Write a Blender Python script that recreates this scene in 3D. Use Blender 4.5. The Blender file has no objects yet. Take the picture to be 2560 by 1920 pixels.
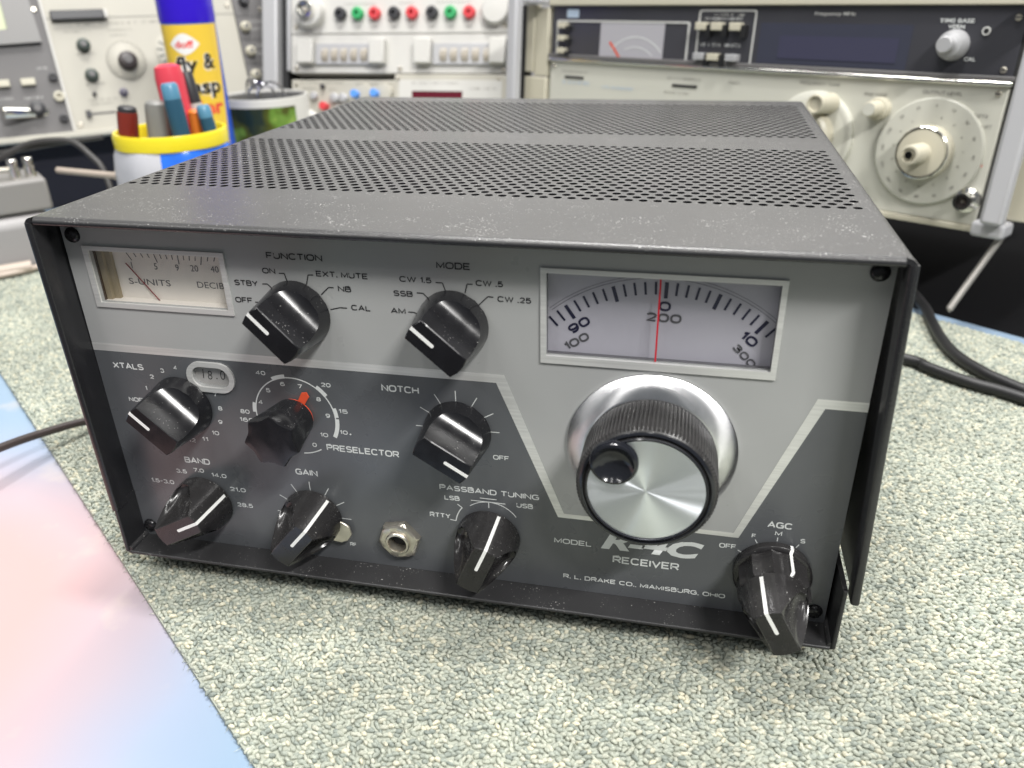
import bpy, bmesh, math, random
import numpy as np
from math import sin, cos, pi, sqrt, radians, atan2, hypot
from mathutils import Matrix, Vector

random.seed(7)
rng = np.random.default_rng(11)
SC = bpy.context.scene
COL = SC.collection
S = 0.001                       # geometry below is written in millimetres
ZO = 15.0                       # height of the receiver's underside above the desk top

# ------------------------------------------------------------------ camera
cam_d = bpy.data.cameras.new("camera")
cam = bpy.data.objects.new("camera", cam_d); COL.objects.link(cam)
Rr, Rd, Rf = (0.976813, 0.213319, -0.018209), (0.080936, -0.446672, -0.89103), (-0.198207, 0.868895, -0.45358)
CP = (213.045, -218.335, 205.766)
cam.matrix_world = Matrix(((Rr[0], -Rd[0], -Rf[0], CP[0]*S), (Rr[1], -Rd[1], -Rf[1], CP[1]*S),
                           (Rr[2], -Rd[2], -Rf[2], (CP[2]+ZO)*S), (0, 0, 0, 1)))
cam_d.sensor_width = 36.0
cam_d.lens = 2006.218/2560*36
cam_d.clip_start = 0.01; cam_d.clip_end = 50
cam_d.dof.use_dof = True
cam_d.dof.focus_distance = 0.292
cam_d.dof.aperture_fstop = 11.5
SC.camera = cam

# ------------------------------------------------------------------ light
SC.view_settings.view_transform = 'Standard'
SC.view_settings.look = 'None'
SC.view_settings.exposure = -0.06
SC.cycles.use_denoising = True
SC.cycles.max_bounces = 8
SC.cycles.sample_clamp_indirect = 4.0
w = bpy.data.worlds.new("World"); SC.world = w; w.use_nodes = True
w.node_tree.nodes["Background"].inputs[0].default_value = (0.90, 0.95, 1.0, 1)
w.node_tree.nodes["Background"].inputs[1].default_value = 0.19

def strip_lamp(name, loc, target, sx, sy, power, col):
    d = bpy.data.lights.new(name, 'AREA'); d.shape = 'RECTANGLE'; d.size = sx; d.size_y = sy
    d.energy = power; d.color = col
    o = bpy.data.objects.new(name, d); COL.objects.link(o)
    v = Vector(target) - Vector(loc)
    o.location = loc; o.rotation_euler = v.to_track_quat('-Z', 'Y').to_euler()
    return o
strip_lamp("ceiling_or_added_lamp", (-0.2, 0.02, 1.75), (-0.1, 0.0, 0.0), 1.9, 0.08, 19, (1, 0.985, 0.96))
strip_lamp("ceiling_or_added_lamp", (0.22, 0.14, 1.75), (0.2, 0.0, 0.0), 0.25, 0.10, 19, (1, 0.985, 0.96))
strip_lamp("ceiling_or_added_lamp", (1.10, -0.85, 1.50), (0.15, 0.0, 0.0), 0.6, 0.08, 40, (1, 0.985, 0.96))
strip_lamp("ceiling_or_added_lamp", (-1.0, -1.25, 1.75), (0.15, 0.0, 0.0), 0.9, 0.08, 9, (1, 0.985, 0.96))
strip_lamp("ceiling_or_added_lamp", (0.2, -1.30, 1.90), (0.15, 0.0, 0.0), 0.08, 0.9, 6, (1, 0.985, 0.96))
strip_lamp("ceiling_or_added_lamp", (0.3, 1.00, 1.75), (0.2, 1.4, 0.45), 1.8, 0.12, 24, (1, 0.985, 0.96))  # added lamp, unseen: brightens the wall that the cover's top reflects

# ------------------------------------------------------------------ materials
def mat(name, col, rough=0.5, metal=0.0, spec=0.5, var=0.0, vscale=60, bump=0.0, bscale=900, dust=0.0, dscale=700, aniso=0.0, axis='Y', coat=0.0, rvar=0.0, stretch=None, emit=0, sheen=0.0, rings=0, dust_sheen=0.0):
    m = bpy.data.materials.new(name); m.use_nodes = True
    nt = m.node_tree; N = nt.nodes; L = nt.links
    b = N["Principled BSDF"]
    b.inputs["Base Color"].default_value = (*col, 1); b.inputs["Roughness"].default_value = rough
    b.inputs["Metallic"].default_value = metal; b.inputs["Specular IOR Level"].default_value = spec
    b.inputs["Coat Weight"].default_value = coat
    b.inputs["Sheen Weight"].default_value = sheen; b.inputs["Sheen Roughness"].default_value = 0.45
    tc = N.new("ShaderNodeTexCoord"); src = tc.outputs["Object"]
    if stretch:
        mp = N.new("ShaderNodeMapping"); mp.inputs["Scale"].default_value = stretch
        L.new(src, mp.inputs["Vector"]); src = mp.outputs["Vector"]
    def noise(scale, detail=3.0, r=0.55):
        n = N.new("ShaderNodeTexNoise"); n.inputs["Scale"].default_value = scale
        n.inputs["Detail"].default_value = detail; n.inputs["Roughness"].default_value = r
        L.new(src, n.inputs["Vector"]); return n.outputs["Fac"]
    colsock = None
    if var:
        mr = N.new("ShaderNodeMapRange"); mr.inputs[1].default_value = 0.3; mr.inputs[2].default_value = 0.7
        mr.inputs[3].default_value = 1-var; mr.inputs[4].default_value = 1+var
        L.new(noise(vscale), mr.inputs[0])
        mx = N.new("ShaderNodeVectorMath"); mx.operation = 'SCALE'; mx.inputs[0].default_value = col
        L.new(mr.outputs[0], mx.inputs[3]); colsock = mx.outputs[0]
        if rvar:
            m2 = N.new("ShaderNodeMapRange"); m2.inputs[1].default_value = 0.3; m2.inputs[2].default_value = 0.7
            m2.inputs[3].default_value = max(0.02, rough-rvar); m2.inputs[4].default_value = min(1, rough+rvar)
            L.new(noise(vscale*2.3), m2.inputs[0]); L.new(m2.outputs[0], b.inputs["Roughness"])
    if dust:
        nz = noise(dscale, 1.0); nb = noise(dscale*0.07, 2.0)
        ad = N.new("ShaderNodeMath"); ad.operation = 'MULTIPLY_ADD'; ad.inputs[1].default_value = 0.35
        L.new(nb, ad.inputs[0]); L.new(nz, ad.inputs[2])
        dr = N.new("ShaderNodeMapRange"); dr.inputs[1].default_value = 0.96-0.16*dust; dr.inputs[2].default_value = 1.03-0.12*dust; dr.inputs[4].default_value = 0.75
        L.new(ad.outputs[0], dr.inputs[0])
        mc = N.new("ShaderNodeMix"); mc.data_type = 'RGBA'
        mc.inputs[6].default_value = (*col, 1); mc.inputs[7].default_value = (0.55, 0.54, 0.52, 1)
        L.new(dr.outputs[0], mc.inputs[0])
        gn = N.new("ShaderNodeNewGeometry"); sz = N.new("ShaderNodeSeparateXYZ"); L.new(gn.outputs["Normal"], sz.inputs[0])
        up = N.new("ShaderNodeMapRange"); up.inputs[1].default_value = 0.10; up.inputs[2].default_value = 0.55; L.new(sz.outputs[2], up.inputs[0])
        ml = N.new("ShaderNodeMath"); ml.operation = 'MULTIPLY'; L.new(dr.outputs[0], ml.inputs[0]); L.new(up.outputs[0], ml.inputs[1])
        if dust_sheen:  # pale layer on upward faces: dust plus reflected sheen painted into the colour
            fl = N.new("ShaderNodeMapRange"); fl.inputs[1].default_value = 0.25; fl.inputs[2].default_value = 0.75; fl.inputs[3].default_value = dust_sheen*0.75; fl.inputs[4].default_value = dust_sheen*1.25
            L.new(noise(14, 3.0), fl.inputs[0]); mm = N.new("ShaderNodeMath"); mm.operation = 'MAXIMUM'; L.new(dr.outputs[0], mm.inputs[0]); L.new(fl.outputs[0], mm.inputs[1]); L.new(mm.outputs[0], ml.inputs[0])
        L.new(ml.outputs[0], mc.inputs[0])
        if colsock: L.new(colsock, mc.inputs[6])
        colsock = mc.outputs[2]
    if colsock: L.new(colsock, b.inputs["Base Color"])
    if bump:
        bp = N.new("ShaderNodeBump"); bp.inputs["Strength"].default_value = bump; bp.inputs["Distance"].default_value = 0.0002
        L.new(noise(bscale, 2.0), bp.inputs["Height"]); L.new(bp.outputs[0], b.inputs["Normal"])
    if aniso:
        b.inputs["Anisotropic"].default_value = aniso
        t = N.new("ShaderNodeTangent"); t.direction_type = 'RADIAL'; t.axis = axis
        L.new(t.outputs[0], b.inputs["Tangent"])
    if rings:                                                   # turning marks: fine grooves round the axis
        sx = N.new("ShaderNodeSeparateXYZ"); L.new(tc.outputs["Object"], sx.inputs[0])
        cb = N.new("ShaderNodeCombineXYZ"); L.new(sx.outputs[0], cb.inputs[0]); L.new(sx.outputs[2], cb.inputs[2])
        ln = N.new("ShaderNodeVectorMath"); ln.operation = 'LENGTH'; L.new(cb.outputs[0], ln.inputs[0])
        n1 = N.new("ShaderNodeTexNoise"); n1.noise_dimensions = '1D'; n1.inputs["Scale"].default_value = 5200; n1.inputs["Detail"].default_value = 3
        L.new(ln.outputs["Value"], n1.inputs["W"])
        bp = N.new("ShaderNodeBump"); bp.inputs["Strength"].default_value = rings; bp.inputs["Distance"].default_value = 0.00004
        L.new(n1.outputs["Fac"], bp.inputs["Height"]); L.new(bp.outputs[0], b.inputs["Normal"])
    if emit:
        b.inputs["Emission Color"].default_value = (*col, 1); b.inputs["Emission Strength"].default_value = emit
    return m

def pane_mat(name, tint=(1, 1, 1), refl=0.5):
    m = bpy.data.materials.new(name); m.use_nodes = True; nt = m.node_tree; N = nt.nodes; L = nt.links
    N.remove(N["Principled BSDF"]); out = N["Material Output"]
    t = N.new("ShaderNodeBsdfTransparent"); t.inputs[0].default_value = (*tint, 1)
    g = N.new("ShaderNodeBsdfGlossy"); g.inputs["Roughness"].default_value = 0.03
    lw = N.new("ShaderNodeLayerWeight"); lw.inputs[0].default_value = 0.5
    pw = N.new("ShaderNodeMath"); pw.operation = 'POWER'; pw.inputs[1].default_value = 5.0; L.new(lw.outputs["Facing"], pw.inputs[0])
    mu = N.new("ShaderNodeMath"); mu.operation = 'MULTIPLY_ADD'; mu.inputs[1].default_value = 0.9*refl*2; mu.inputs[2].default_value = 0.04*refl*2; L.new(pw.outputs[0], mu.inputs[0])
    mx = N.new("ShaderNodeMixShader"); L.new(mu.outputs[0], mx.inputs[0])
    L.new(t.outputs[0], mx.inputs[1]); L.new(g.outputs[0], mx.inputs[2]); L.new(mx.outputs[0], out.inputs[0])
    return m

M = {}
M['cover'] = mat('black_texture_paint', (0.016, 0.016, 0.018), 0.27, spec=0.6, var=0.15, vscale=25, bump=0.42, bscale=1500, dust=0.60, dscale=1500, dust_sheen=0.085)
M['tray'] = mat('black_satin_paint', (0.02, 0.02, 0.022), 0.34, bump=0.25, bscale=1300, dust=0.37, dscale=1500, dust_sheen=0.03)
M['panel'] = mat('light_grey_panel_paint', (0.37, 0.375, 0.37), 0.33, var=0.04, vscale=22, rvar=0.06, bump=0.05, bscale=1500)
M['dark'] = mat('dark_grey_panel_print', (0.098, 0.103, 0.110), 0.30, var=0.06, vscale=22, rvar=0.06, bump=0.05, bscale=1500)
M['alu'] = mat('brushed_aluminium', (0.74, 0.74, 0.72), 0.42, metal=0.5, var=0.10, vscale=400, stretch=(0.05, 1, 3))
M['ink'] = mat('black_ink', (0.012, 0.012, 0.014), 0.5)
M['inkgrey'] = mat('faded_black_ink', (0.10, 0.10, 0.11), 0.5)
M['navy'] = mat('navy_ink', (0.012, 0.012, 0.045), 0.5)
M['white'] = mat('white_ink', (0.66, 0.68, 0.67), 0.5)
M['line'] = mat('white_line_paint', (0.85, 0.85, 0.83), 0.45)
M['knob'] = mat('black_plastic', (0.010, 0.010, 0.012), 0.22, spec=0.5, var=0.2, vscale=90, rvar=0.05, dust=0.32, dscale=1700, dust_sheen=0.01)
M['knob2'] = mat('dusty_black_plastic', (0.014, 0.013, 0.014), 0.22, var=0.3, vscale=150, rvar=0.1, bump=0.05, bscale=1600, dust=0.42, dscale=1500, dust_sheen=0.03)
M['knurl'] = mat('dusty_knurl_plastic', (0.022, 0.021, 0.021), 0.36, dust=0.47, dscale=1500, bump=0.1, bscale=1500, sheen=0.1)
M['rimblk'] = mat('smooth_black_plastic', (0.012, 0.013, 0.017), 0.16)
M['cap'] = mat('turned_aluminium', (0.82, 0.85, 0.91), 0.36, metal=1.0, aniso=1.0)
M['flange'] = mat('turned_aluminium_flange', (0.82, 0.82, 0.83), 0.27, metal=1.0, aniso=0.97, var=0.06, vscale=300)
M['red'] = mat('red_orange_plastic', (0.72, 0.09, 0.035), 0.4)
M['needle'] = mat('dark_red_paint', (0.22, 0.02, 0.025), 0.5)
M['cursor'] = mat('red_line', (0.55, 0.01, 0.025), 0.5)
M['mface'] = mat('cream_meter_card', (0.82, 0.78, 0.72), 0.6, var=0.03, vscale=40)
M['tan'] = mat('tan_meter_case', (0.33, 0.28, 0.19), 0.5)
M['brown'] = mat('dark_brown_edge', (0.05, 0.028, 0.015), 0.5)
M['dialface'] = mat('frosted_lilac_dial', (0.50, 0.49, 0.55), 0.45, var=0.03, vscale=25)
M['xface'] = mat('grey_white_card', (0.44, 0.43, 0.42), 0.6)
M['pane'] = pane_mat('clear_pane', (0.97, 0.97, 0.97), 0.5)
M['nickel'] = mat('dull_nickel', (0.62, 0.58, 0.50), 0.30, metal=0.9, var=0.12, vscale=200)
M['screw'] = mat('black_screw', (0.02, 0.02, 0.022), 0.25, metal=0.4)
M['void'] = mat('dark_inside', (0.006, 0.006, 0.007), 0.8)
M['rubber'] = mat('black_rubber', (0.012, 0.012, 0.012), 0.7)

# ------------------------------------------------------------------ geometry helper
class G:
    def __init__(s): s.v = []; s.f = []
    def add(s, v, f):
        o = len(s.v); s.v += [tuple(p) for p in v]; s.f += [tuple(i+o for i in q) for q in f]; return s
    def box(s, x0, x1, y0, y1, z0, z1, xf=None):
        v = [(x, y, z) for x in (x0, x1) for y in (y0, y1) for z in (z0, z1)]
        if xf: v = [tuple(xf @ Vector(p)) for p in v]
        return s.add(v, [(0, 1, 3, 2), (4, 6, 7, 5), (0, 4, 5, 1), (2, 3, 7, 6), (0, 2, 6, 4), (1, 5, 7, 3)])
    def lathe(s, prof, n=32, c=(0, 0, 0), axis='y', cap0=True, cap1=True, rf=None):
        """prof = (radius, distance along the axis); rf(angle, k) scales a ring's radius"""
        v = []
        for k, (r, a) in enumerate(prof):
            for i in range(n):
                t = 2*pi*i/n; q = r*(rf(t, k) if rf else 1)
                p = (q*cos(t), a, q*sin(t)) if axis == 'y' else (q*cos(t), q*sin(t), a) if axis == 'z' else (a, q*cos(t), q*sin(t))
                v.append((p[0]+c[0], p[1]+c[1], p[2]+c[2]))
        f = [(k*n+i, k*n+(i+1) % n, (k+1)*n+(i+1) % n, (k+1)*n+i) for k in range(len(prof)-1) for i in range(n)]
        if cap0: f.append(tuple(range(n)))
        if cap1: f.append(tuple((len(prof)-1)*n+i for i in range(n)))
        return s.add(v, f)
    def tube(s, pts, r, n=8, r1=None):
        pts = [Vector(p) for p in pts]; v = []; m = len(pts)
        up = Vector((0.13, 0.21, 1)).normalized()
        for k, p in enumerate(pts):
            d = (pts[min(k+1, m-1)] - pts[max(k-1, 0)]).normalized()
            a = d.cross(up)
            if a.length < 1e-3: a = d.cross(Vector((1, 0, 0)))
            a.normalize(); b = d.cross(a)
            rr = r if r1 is None else r+(r1-r)*k/(m-1)
            v += [p+a*rr*cos(2*pi*i/n)+b*rr*sin(2*pi*i/n) for i in range(n)]
        f = [(k*n+i, k*n+(i+1) % n, (k+1)*n+(i+1) % n, (k+1)*n+i) for k in range(m-1) for i in range(n)]
        f += [tuple(range(n)), tuple((m-1)*n+i for i in range(n))]
        return s.add(v, f)
    def prism(s, poly, y0, y1):
        """convex outline in x,z swept from y0 to y1"""
        n = len(poly)
        v = [(x, y0, z) for x, z in poly]+[(x, y1, z) for x, z in poly]
        f = [(i, (i+1) % n, n+(i+1) % n, n+i) for i in range(n)]+[tuple(range(n)), tuple(n+i for i in range(n))]
        return s.add(v, f)
    def make(s, name, m, parent=None, loc=(0, 0, 0), sharp=35, bevel=0, seg=2, rot=None, recalc=True):
        me = bpy.data.meshes.new(name)
        me.from_pydata([(x*S, y*S, z*S) for x, y, z in s.v], [], s.f)
        if recalc:
            b = bmesh.new(); b.from_mesh(me); bmesh.ops.recalc_face_normals(b, faces=b.faces); b.to_mesh(me); b.free()
        me.polygons.foreach_set('use_smooth', [True]*len(me.polygons))
        me.set_sharp_from_angle(angle=radians(sharp))
        me.materials.append(M[m] if isinstance(m, str) else m)
        return place(name, me, parent, loc, rot, bevel, seg)

def place(name, me, parent=None, loc=(0, 0, 0), rot=None, bevel=0, seg=2):
    o = bpy.data.objects.new(name, me); COL.objects.link(o)
    o.parent = parent; o.location = [c*S for c in loc]
    if rot: o.rotation_euler = rot
    if bevel:
        bv = o.modifiers.new('soft_edges', 'BEVEL'); bv.width = bevel*S; bv.segments = seg; bv.limit_method = 'ANGLE'; bv.angle_limit = radians(40)
    return o

def plate(name, loops, y, th, m, parent=None, bevel=0, loc=(0, 0, 0)):
    """flat sheet in x,z with outline loops[0] and holes loops[1:], front face at y, thickness th going back"""
    cu = bpy.data.curves.new(name, 'CURVE'); cu.dimensions = '2D'; cu.fill_mode = 'BOTH'
    for lp in loops:
        sp = cu.splines.new('POLY'); sp.points.add(len(lp)-1); sp.use_cyclic_u = True
        for p, (x, z) in zip(sp.points, lp): p.co = (x*S, z*S, 0, 1)
    cu.extrude = max(th, 0.001)/2*S
    t = bpy.data.objects.new('tmp', cu); me = bpy.data.meshes.new_from_object(t); bpy.data.objects.remove(t); bpy.data.curves.remove(cu)
    me.name = name; h = max(th, 0.001)/2
    for vv in me.vertices:
        x, z, d = vv.co; vv.co = (x, (y+h)*S-d, z)
    me.materials.clear(); me.materials.append(M[m] if isinstance(m, str) else m)
    me.polygons.foreach_set('use_smooth', [False]*len(me.polygons))
    return place(name, me, parent, loc, None, bevel)

def lettering(txt, x0, x1, zb, h, y, m, parent, bold=0.0, shear=0.0, name='lettering', rot=0.0, fit=True, sx=1.25):
    """printed characters: ink from x0 to x1, baseline zb, capital height h"""
    cu = bpy.data.curves.new(name, 'FONT'); cu.body = txt; cu.resolution_u = 3; cu.offset = bold; cu.shear = shear
    t = bpy.data.objects.new('tmp', cu); me = bpy.data.meshes.new_from_object(t); bpy.data.objects.remove(t); bpy.data.curves.remove(cu)
    n = len(me.vertices); co = np.empty(n*3, dtype=np.float32); me.vertices.foreach_get('co', co); co = co.reshape(-1, 3)
    mn, mx = co.min(0), co.max(0)
    k = h/0.70
    if fit: X = (co[:, 0]-mn[0])/(mx[0]-mn[0])*(x1-x0)+x0
    else: X = (co[:, 0]-(mn[0]+mx[0])/2)*k*sx+(x0+x1)/2
    Z = co[:, 1]*k
    if shear or txt.isdigit(): Z = (co[:, 1]-mn[1])/(mx[1]-mn[1])*h
    cx = (x0+x1)/2; a = rot
    if a:
        Zc = Z-h/2; Xc = X-cx
        X = cx+Xc*cos(a)-Zc*sin(a); Z = h/2+Xc*sin(a)+Zc*cos(a)
    out = np.stack([X*S, np.full(n, y*S), (Z+zb)*S], 1).astype(np.float32)
    me.vertices.foreach_set('co', out.ravel()); me.name = name
    me.materials.clear(); me.materials.append(M[m] if isinstance(m, str) else m); me.update()
    return place(name, me, parent)

# wide single-stroke capitals and figures like the engraver's lettering on the panel
def _el(cx, cy, rx, ry, a0, a1, n=10, p=2.35):
    o = []
    for i in range(n+1):
        a = radians(a0+(a1-a0)*i/n); c, s_ = cos(a), sin(a)
        o.append((cx+rx*math.copysign(abs(c)**(2/p), c), cy+ry*math.copysign(abs(s_)**(2/p), s_)))
    return o
_six = [[(0.02, 0.30), (0.03, 0.55), (0.12, 0.80), (0.28, 0.96), (0.50, 1.0), (0.80, 0.93)], _el(0.44, 0.31, 0.43, 0.31, 0, 360, 20)]
GL = {'A': (1.15, [[(0, 0), (.575, 1), (1.15, 0)], [(.19, .31), (.96, .31)]]),
 'B': (1.02, [[(0, 0), (0, 1), (.70, 1)]+_el(.70, .77, .25, .23, 90, -90, 8)+[(0, .54)], [(.5, .54), (.74, .54)]+_el(.74, .27, .28, .27, 90, -90, 8)+[(0, 0)]]),
 'C': (1.12, [_el(.58, .5, .58, .5, 38, 322, 20, 2.7)]), 'D': (1.08, [[(0, 0), (0, 1), (.55, 1)]+_el(.55, .5, .53, .5, 90, -90, 12, 2.6)+[(0, 0)]]),
 'E': (.98, [[(.98, 1), (0, 1), (0, 0), (.98, 0)], [(0, .51), (.88, .51)]]), 'F': (.95, [[(.95, 1), (0, 1), (0, 0)], [(0, .49), (.83, .49)]]),
 'G': (1.15, [_el(.58, .5, .58, .5, 38, 300, 18, 2.7)+[(1.0, .03), (1.13, .12), (1.13, .47), (.66, .47)]]), 'H': (1.04, [[(0, 0), (0, 1)], [(1.04, 0), (1.04, 1)], [(0, .51), (1.04, .51)]]),
 'I': (.01, [[(0, 0), (0, 1)]]), 'K': (1.0, [[(0, 0), (0, 1)], [(.98, 1), (.05, .44)], [(.36, .62), (1.03, 0)]]), 'L': (.86, [[(0, 1), (0, 0), (.86, 0)]]),
 'M': (1.2, [[(0, 0), (0, 1), (.6, .12), (1.2, 1), (1.2, 0)]]), 'N': (1.06, [[(0, 0), (0, 1), (1.06, 0), (1.06, 1)]]), 'O': (1.2, [_el(.6, .5, .6, .5, 0, 360, 28, 2.7)]),
 'P': (1.0, [[(0, 0), (0, 1), (.72, 1)]+_el(.72, .73, .28, .27, 90, -90, 8)+[(0, .46)]]), 'R': (1.04, [[(0, 0), (0, 1), (.74, 1)]+_el(.74, .73, .28, .27, 90, -90, 8)+[(0, .46)], [(.56, .46), (1.05, 0)]]),
 'S': (1.0, [_el(.5, .755, .47, .245, 22, 270, 12, 2.5)+_el(.5, .255, .5, .255, 90, -158, 12, 2.5)]), 'T': (1.04, [[(0, 1), (1.04, 1)], [(.52, 1), (.52, 0)]]),
 'U': (1.04, [[(0, 1), (0, .42)]+_el(.52, .42, .52, .42, 180, 360, 12, 2.5)+[(1.04, 1)]]), 'V': (1.12, [[(0, 1), (.56, 0), (1.12, 1)]]), 'W': (1.56, [[(0, 1), (.39, 0), (.78, 1), (1.17, 0), (1.56, 1)]]),
 'X': (1.1, [[(0, 0), (1.1, 1)], [(0, 1), (1.1, 0)]]), 'Y': (1.1, [[(0, 1), (.55, .48), (1.1, 1)], [(.55, .48), (.55, 0)]]),
 '0': (.92, [_el(.46, .5, .46, .5, 0, 360, 24, 2.5)]), '1': (.28, [[(0, .78), (.28, 1), (.28, 0)]]), '2': (.88, [_el(.44, .71, .42, .29, 165, -25, 12)+[(.02, 0), (.88, 0)]]),
 '3': (.88, [_el(.42, .765, .40, .235, 158, -90, 10)+_el(.42, .265, .45, .265, 90, -158, 10)]), '4': (.95, [[(.68, 0), (.68, 1), (0, .27), (.95, .27)]]),
 '5': (.88, [[(.80, 1), (.12, 1), (.06, .55)]+_el(.42, .32, .45, .32, 118, -155, 12)]), '6': (.88, _six), '7': (.86, [[(0, 1), (.86, 1), (.32, 0)]]),
 '8': (.88, [_el(.44, .765, .37, .235, 0, 360, 18), _el(.44, .265, .44, .265, 0, 360, 20)]), '9': (.88, [[(.88-x, 1-z) for x, z in q] for q in _six]),
 '.': (.10, [[(0, .02), (.10, .02)]]), ',': (.08, [[(.08, .05), (0, -.16)]]), '-': (.5, [[(0, .5), (.5, .5)]]), ' ': (.30, [])}
def ribbon(pts, wd):
    n = len(pts); closed = hypot(pts[0][0]-pts[-1][0], pts[0][1]-pts[-1][1]) < 1e-6
    if closed: pts = pts[:-1]; n -= 1
    Lf, Rt_ = [], []
    for i in range(n):
        def unit(a, b):
            d = (b[0]-a[0], b[1]-a[1]); l = hypot(*d) or 1; return (d[0]/l, d[1]/l)
        d0 = unit(pts[i-1], pts[i]) if (i > 0 or closed) else None
        d1 = unit(pts[i], pts[(i+1) % n]) if (i < n-1 or closed) else None
        d0 = d0 or d1; d1 = d1 or d0
        n0, n1 = (-d0[1], d0[0]), (-d1[1], d1[0]); m = (n0[0]+n1[0], n0[1]+n1[1]); l2 = (m[0]**2+m[1]**2)/2 or 1e-3
        k = 1/max(l2, 0.45)
        Lf.append((pts[i][0]+m[0]*k*wd/2, pts[i][1]+m[1]*k*wd/2)); Rt_.append((pts[i][0]-m[0]*k*wd/2, pts[i][1]-m[1]*k*wd/2))
    f = [(i, (i+1) % n, n+(i+1) % n, n+i) for i in range(n if closed else n-1)]
    return Lf+Rt_, f
def engrave(txt, x0, x1, zb, h, y, m, parent, wt=0.15, rot=0.0, fit=True, sx=1.0, gap=0.34):
    """engraved-style caps: ink from x0 to x1 on baseline zb; with fit=False centred on x0 at natural width"""
    pol = []; x = 0
    for ch in txt:
        wd, ps = GL[ch]; pol += [[(x+px_, pz_) for px_, pz_ in p] for p in ps]; x += wd+gap
    tot = max(p[0] for q in pol for p in q); mn = min(p[0] for q in pol for p in q); t = wt*h; hh = h-t
    kx = (x1-x0-t)/max(tot-mn, 1e-6) if fit and tot-mn > 0.05 else hh*sx
    cx = (x0+x1)/2; ca, sa = cos(rot), sin(rot); g = G()
    for j, q in enumerate(pol):
        pts = []
        for a, b in q:
            u, v_ = (a-(tot+mn)/2)*kx, (b-0.5)*hh
            pts.append((cx+u*ca-v_*sa, zb+h/2+u*sa+v_*ca))
        if len(pts) == 2 and abs(q[0][0]-q[1][0]) < 0.11 and q[0][1] == q[1][1]: pts = [((pts[0][0]+pts[1][0])/2-t*0.6, pts[0][1]), ((pts[0][0]+pts[1][0])/2+t*0.6, pts[0][1])]
        v, f = ribbon(pts, t); g.add([(a, y-0.004*(j % 3), b) for a, b in v], f)
    return g.make('lettering', m, parent, recalc=False)

def thing(name, label, cat, loc=(0, 0, 0), group=None, mtx=None):
    o = bpy.data.objects.new(name, None); COL.objects.link(o); o.empty_display_size = 0.01
    if mtx is not None: o.matrix_world = mtx
    else: o.location = [c*S for c in loc]
    return tag(o, label, cat, group)
def tag(o, label, cat, group=None):
    o['label'] = label; o['category'] = cat
    if group: o['group'] = group
    return o
def kind(o, k): o['kind'] = k; return o
def rect(x0, x1, z0, z1): return [(x0, z0), (x1, z0), (x1, z1), (x0, z1)]
def arc(cx, cz, r, a0, a1, n=24): return [(cx+r*cos(radians(a0+(a1-a0)*i/n)), cz+r*sin(radians(a0+(a1-a0)*i/n))) for i in range(n+1)]
def band(cx, cz, r0, r1, a0, a1, n=24): return arc(cx, cz, r1, a0, a1, n)+arc(cx, cz, r0, a1, a0, n)
def circle(cx, cz, r, n=48): return arc(cx, cz, r, 0, 360, n)[:-1]
def stadium(cx, cz, wd, ht, n=12):
    r = ht/2; d = wd/2-r
    return arc(cx+d, cz, r, -90, 90, n)+arc(cx-d, cz, r, 90, 270, n)
def rrect(x0, x1, z0, z1, r, n=6):
    return arc(x1-r, z0+r, r, -90, 0, n)+arc(x1-r, z1-r, r, 0, 90, n)+arc(x0+r, z1-r, r, 90, 180, n)+arc(x0+r, z0+r, r, 180, 270, n)
def stroke(p, q, wd):
    dx, dz = q[0]-p[0], q[1]-p[1]; l = hypot(dx, dz); nx, nz = -dz/l*wd/2, dx/l*wd/2
    return [(p[0]+nx, p[1]+nz), (p[0]-nx, p[1]-nz), (q[0]-nx, q[1]-nz), (q[0]+nx, q[1]+nz)]
def strokes(name, lines, y, m, parent, wd=0.3):
    g = G()
    for ln in lines:
        for p, q in zip(ln, ln[1:]):
            g.add([(x, y, z) for x, z in stroke(p, q, wd)], [(0, 1, 2, 3)])
    return g.make(name, m, parent)

# ================================================================== the receiver
RX = thing('radio_receiver', 'black cased communications receiver with two tone grey front panel standing on the green carpet', 'radio', (0, 0, ZO))
W, H, D = 273.0, 138.2, 290.5
FY = 12.0                                                     # the face plate sits this far behind the cover's front edge

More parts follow.
